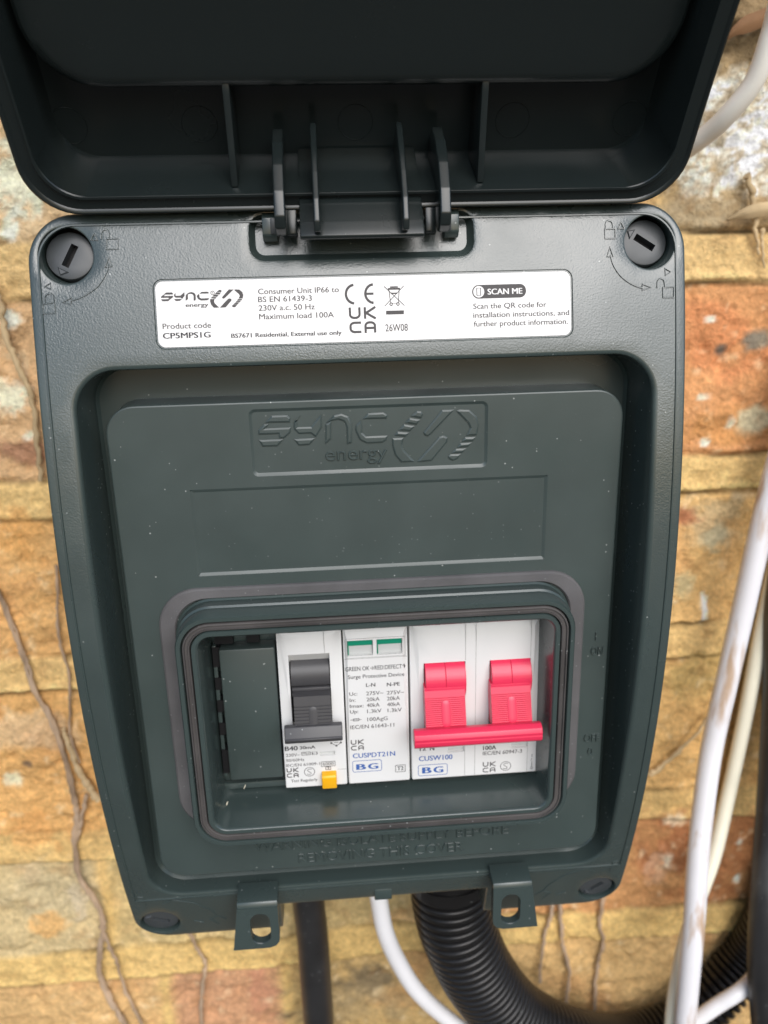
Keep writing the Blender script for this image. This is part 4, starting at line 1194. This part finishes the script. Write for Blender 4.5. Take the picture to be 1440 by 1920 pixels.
cable("cream_cable", [(151.0, 70.0, 218.6), (127.9, 60.0, 172.9), (125.8, 64.0, 153.8), (124.1, 68.0, 141.8), (119.7, 74.0, 133.3), (115.8, 82.0, 127.8), (110.7, 90.0, 123.7), (96.3, 94.0, 119.3), (72.4, 94.0, 114.6)], 3.11, M['cable_ivory'], "ivory white cable curving behind the opened lid at the top right", "cable")
cable("white_cable", [(-1.1, 36.0, -114.0), (0.2, 36.0, -124.5), (2.2, 38.0, -141.0), (6.8, 42.0, -159.2), (14.9, 46.0, -180.1), (29.8, 52.0, -204.6), (54.5, 52.0, -228.4), (87.7, 54.0, -241.0), (121.0, 66.0, -246.2), (137.7, 67.0, -235.9), (149.5, 66.0, -224.6), (160.6, 66.0, -215.9), (179.4, 80.0, -217.1), (193.1, 90.0, -210.0), (198.8, 92.0, -141.4), (197.5, 93.0, -63.3)], 3.21, M['cable_clean'], "clean white cable dropping from the bottom of the box and looping away to the right", "cable")
cable("black_cable", [(-27.4, 72.0, -133.1), (-27.0, 74.0, -158.7), (-26.3, 76.0, -180.0), (-26.2, 78.0, -205.3), (-26.1, 80.0, -231.9), (-26.5, 84.0, -282.4), (-29.1, 88.0, -459.3), (-40.2, 90.0, -857.3)], 6.65, M['pipe'], "straight black cable running down from under the left tab", "cable")
cable("black_pipe", [(172.1, 90.0, 36.5), (168.1, 88.0, -40.2), (170.8, 86.0, -80.1), (169.7, 78.0, -128.5), (163.9, 64.0, -170.3), (164.4, 60.0, -200.3), (168.2, 58.0, -228.1), (175.3, 58.0, -269.8), (205.7, 64.0, -453.3), (271.4, 74.0, -891.6)], 6.59, M['pipe'], "thick black sheathed cable at the right edge of the wall", "cable")
CONDUIT = [(26.0, 45.0, -115.0), (27.7, 45.0, -136.7), (31.1, 46.0, -153.1), (40.0, 50.0, -179.1), (56.1, 56.0, -208.6), (80.4, 62.0, -231.8), (111.5, 78.0, -257.6), (140.2, 84.0, -258.9), (159.8, 86.0, -243.1), (176.7, 90.0, -224.1), (183.4, 88.0, -201.0), (188.5, 86.0, -164.1), (192.2, 86.0, -104.4), (187.6, 86.0, -13.5)]

b = MB()                           # ribbed conduit looping from the box to the right
sp_ = spline(CONDUIT, 60)
acc = [0.0]
for a, c in zip(sp_, sp_[1:]): acc.append(acc[-1] + (c - a).length)
PITCH = 3.55
pts_, rad_ = [], []
s_ = 0.0
j = 0
while s_ < acc[-1]:
    while acc[j + 1] < s_: j += 1
    t = (s_ - acc[j]) / max(1e-6, acc[j + 1] - acc[j])
    pts_.append(sp_[j].lerp(sp_[j + 1], t))
    ph = (s_ / PITCH) % 1.0
    rr_ = 14.6 if s_ < 90 else 14.6 - min(3.4, (s_ - 90) * 0.025)
    rad_.append(rr_ + 0.15 - 2.6 * (0.5 - 0.5 * math.cos(2 * math.pi * ph)) ** 4)
    s_ += PITCH / 14
b.tube(pts_, rad_, M['conduit'], 40)
tag(b.build("corrugated_conduit", smooth=80, weld=False), "black corrugated conduit curving from under the box away to the right", "conduit")
b = MB()                           # gland collar where the conduit enters the box
c0 = Vector(CONDUIT[0])
b.tube([(25.6, 45, -94.5), (26.0, 45, -100), (26.6, 45, -113), (27.0, 45, -121)], 16.2, M['conduit'], 36)
b.tube([(26.9, 45, -119), (27.2, 45, -123.5)], 17.0, M['conduit'], 36)
g = b.build("conduit_gland", unit, smooth=40, weld=False)
b = MB()
b.tube([(-1.2, 36, -93.5), (-0.8, 36, -109)], 6.0, M['conduit'], 24)
b.tube([(-0.8, 36, -108), (-0.4, 36, -118)], 4.6, M['conduit'], 24)
b.build("cable_gland", unit, smooth=40, weld=False)

# ------------------------------------------------------------------ dead climbing stems and leaf scraps on the bricks
def stem(name, pts, r0, r1, m, label, cat, group=None, twist=0.0, strands=1, n=9):
    b = MB()
    sp_ = spline(pts, 7)
    N_ = len(sp_)
    for q in range(strands):
        ps, rs = [], []
        for k, p in enumerate(sp_):
            t = k / (N_ - 1)
            a = twist * k * 0.35 + q * 2 * math.pi / strands
            off = Vector((math.cos(a), -abs(math.sin(a)) * .6, 0)) * (r0 * .75 if strands > 1 else 0)
            jit = Vector((random.uniform(-.4, .4), random.uniform(-.3, .3), random.uniform(-.3, .3))) * r0
            ps.append(p + off + jit)
            rs.append((r0 + (r1 - r0) * t) * random.uniform(.7, 1.3) * (1 if strands == 1 else .72))
        b.tube(ps, rs, m, n)
    return tag(b.build(name, smooth=70, weld=False), label, cat, group)
G = "dead climber stems on the brick wall"
stem("dead_stem", [(-140.9, 96.5, -13.5), (-137.1, 96.5, -26.0), (-133.8, 96.5, -42.9), (-132.3, 96.5, -51.5), (-130.5, 96.5, -65.1), (-127.1, 96.5, -76.6), (-124.0, 96.5, -90.0), (-122.5, 96.5, -107.3), (-122.0, 96.5, -117.4), (-122.1, 96.5, -126.6), (-124.8, 96.5, -140.3), (-125.3, 96.5, -155.4), (-122.2, 96.5, -165.5), (-118.5, 96.5, -175.9), (-118.9, 96.5, -186.9), (-121.7, 96.5, -197.9), (-123.2, 96.5, -207.4), (-121.9, 96.5, -220.2), (-117.9, 96.5, -233.8), (-116.1, 96.5, -241.1), (-112.6, 96.5, -267.8)], .8, 1.15, M['stem'], "long twisted brown dead stem running down the left side of the wall", "dead stem", G, 0.5, 3)
stem("dead_stem", [(-119.3, 96.5, -183.9), (-117.6, 96.5, -195.0), (-115.1, 96.5, -204.9), (-113.2, 96.5, -222.4), (-108.5, 96.5, -240.3), (-104.9, 96.5, -265.4)], .95, .75, M['stem'], "dead stem forking right off the long twisted stem near the lower left corner", "dead stem", G)
stem("dead_stem", [(-114.6, 96.5, -14.8), (-115.6, 96.5, -25.0), (-116.8, 96.5, -32.2), (-117.7, 96.5, -40.0), (-117.6, 96.5, -49.4), (-116.3, 96.5, -60.4), (-117.7, 96.5, -74.8), (-119.6, 96.5, -87.1), (-117.4, 96.5, -101.0)], 0.6, 0.45, M['stem'], "thin dead stem close along the left edge of the box", "dead stem", G)
stem("dead_stem", [(-121.9, 96.5, -84.5), (-121.3, 96.5, -89.5), (-120.0, 96.5, -96.3), (-118.2, 96.5, -105.1), (-115.4, 96.5, -112.2), (-112.3, 96.5, -119.5)], .8, 1.7, M['straw'], "pale peeled dead stem slanting behind the left edge of the box", "dead stem", G)
stem("dead_stem", [(-116.7, 96.5, -116.5), (-118.4, 96.5, -121.6), (-121.3, 96.5, -130.6), (-123.3, 96.5, -138.5)], 1.0, .8, M['stem'], "short dead stem joining the pale one to the long twisted one", "dead stem", G)
stem("dead_stem", [(-122.0, 96.5, 89.6), (-119.9, 96.5, 80.5), (-119.5, 96.5, 70.1), (-117.4, 96.5, 61.5), (-115.1, 96.5, 52.7), (-114.0, 96.5, 44.5), (-114.8, 96.5, 31.6), (-115.2, 96.5, 18.5)], 1.2, 0.9, M['straw'], "pale tan dead stem slanting down beside the upper left corner of the box", "dead stem", G)
stem("dead_stem", [(-82.6, 96.5, -187.6), (-80.9, 96.5, -194.3), (-79.2, 96.5, -201.4), (-76.2, 96.5, -208.4), (-77.1, 96.5, -215.4), (-79.0, 96.5, -223.6), (-80.6, 96.5, -235.5), (-81.3, 96.5, -251.6)], 0.8, 0.9, M['stem'], "wavy dead stem hanging below the lower left lock screw", "dead stem", G)
stem("dead_stem", [(82.5, 96.5, -190.2), (82.5, 96.5, -195.9), (80.4, 96.5, -206.8), (79.2, 96.5, -216.1), (78.6, 96.5, -225.5), (78.7, 96.5, -237.5)], 1.0, 0.7, M['stem'], "short dead stem beside the conduit, nearest to the right tab", "dead stem", G)
stem("dead_stem", [(86.3, 96.5, -190.5), (86.8, 96.5, -197.6), (87.8, 96.5, -207.5), (88.9, 96.5, -217.1), (92.4, 96.5, -231.8), (92.2, 96.5, -243.2), (92.2, 96.5, -254.8), (92.4, 96.5, -271.8)], 1.0, 0.8, M['stem'], "longer dead stem between two others below the right side of the box", "dead stem", G)
stem("dead_stem", [(106.3, 96.5, -186.4), (106.3, 96.5, -195.5), (105.6, 96.5, -205.0), (108.1, 96.5, -216.5), (106.4, 96.5, -226.8), (105.8, 96.5, -239.7), (106.2, 96.5, -256.7), (106.0, 96.5, -276.8)], 1.0, 0.8, M['stem'], "dead stem hanging below the lower right lock screw", "dead stem", G)
stem("dead_stem", [(124.3, 96.5, -124.9), (127.1, 96.5, -123.2), (133.2, 96.5, -116.7), (140.7, 96.5, -109.2), (146.0, 96.5, -100.4), (150.9, 96.5, -95.0)], 1.3, 0.6, M['straw'], "pale rootlet slanting up between the box and the white cable", "dead stem", G)
stem("dried_twig", [(139.4, 96.5, 117.2), (142.5, 96.5, 110.2), (144.4, 96.5, 101.3), (145.6, 96.5, 95.5), (147.2, 96.5, 90.8)], 1.3, 0.5, M['straw'], "pale dried twig hanging under the dry leaf blade at the upper right", "twig")
stem("dried_twig", [(146.9, 96.5, 99.5), (148.0, 96.5, 94.0), (149.3, 96.5, 86.3)], 0.9, 0.3, M['straw'], "short pointed dried twig tip below the dry leaf blade", "twig")
def blade(name, pts, w, m, label, cat):
    b = MB()
    sp_ = spline(pts, 8)
    N_ = len(sp_)
    rows = []
    for k, p in enumerate(sp_):
        t = k / (N_ - 1)
        ww = w * (0.12 + 0.88 * min(1, t * 2.2))
        rows.append([tuple(p + Vector((0, dy, dz * ww))) for dy, dz in ((0, 1), (-1.2, .4), (-1.0, -.3), (0.4, -1), (1.0, -.3), (0.6, .5))])
    b.loft(rows, m)
    return tag(b.build(name, smooth=60, weld=False), label, cat)
blade("dried_leaf", [(132.6, 94.0, 102.7), (138.5, 94.0, 104.8), (147.1, 94.0, 106.2), (154.8, 94.0, 106.6)], 2.4, M['straw'], "tan dry leaf blade sticking in from the right edge of the wall", "leaf")
blade("dried_leaf", [(124.3, 94.0, 157.9), (130.2, 94.0, 162.3), (136.3, 94.0, 164.4), (143.2, 94.0, 167.1)], 2.8, M['straw_dark'], "brown dry leaf behind the cream cable at the top right corner", "leaf")
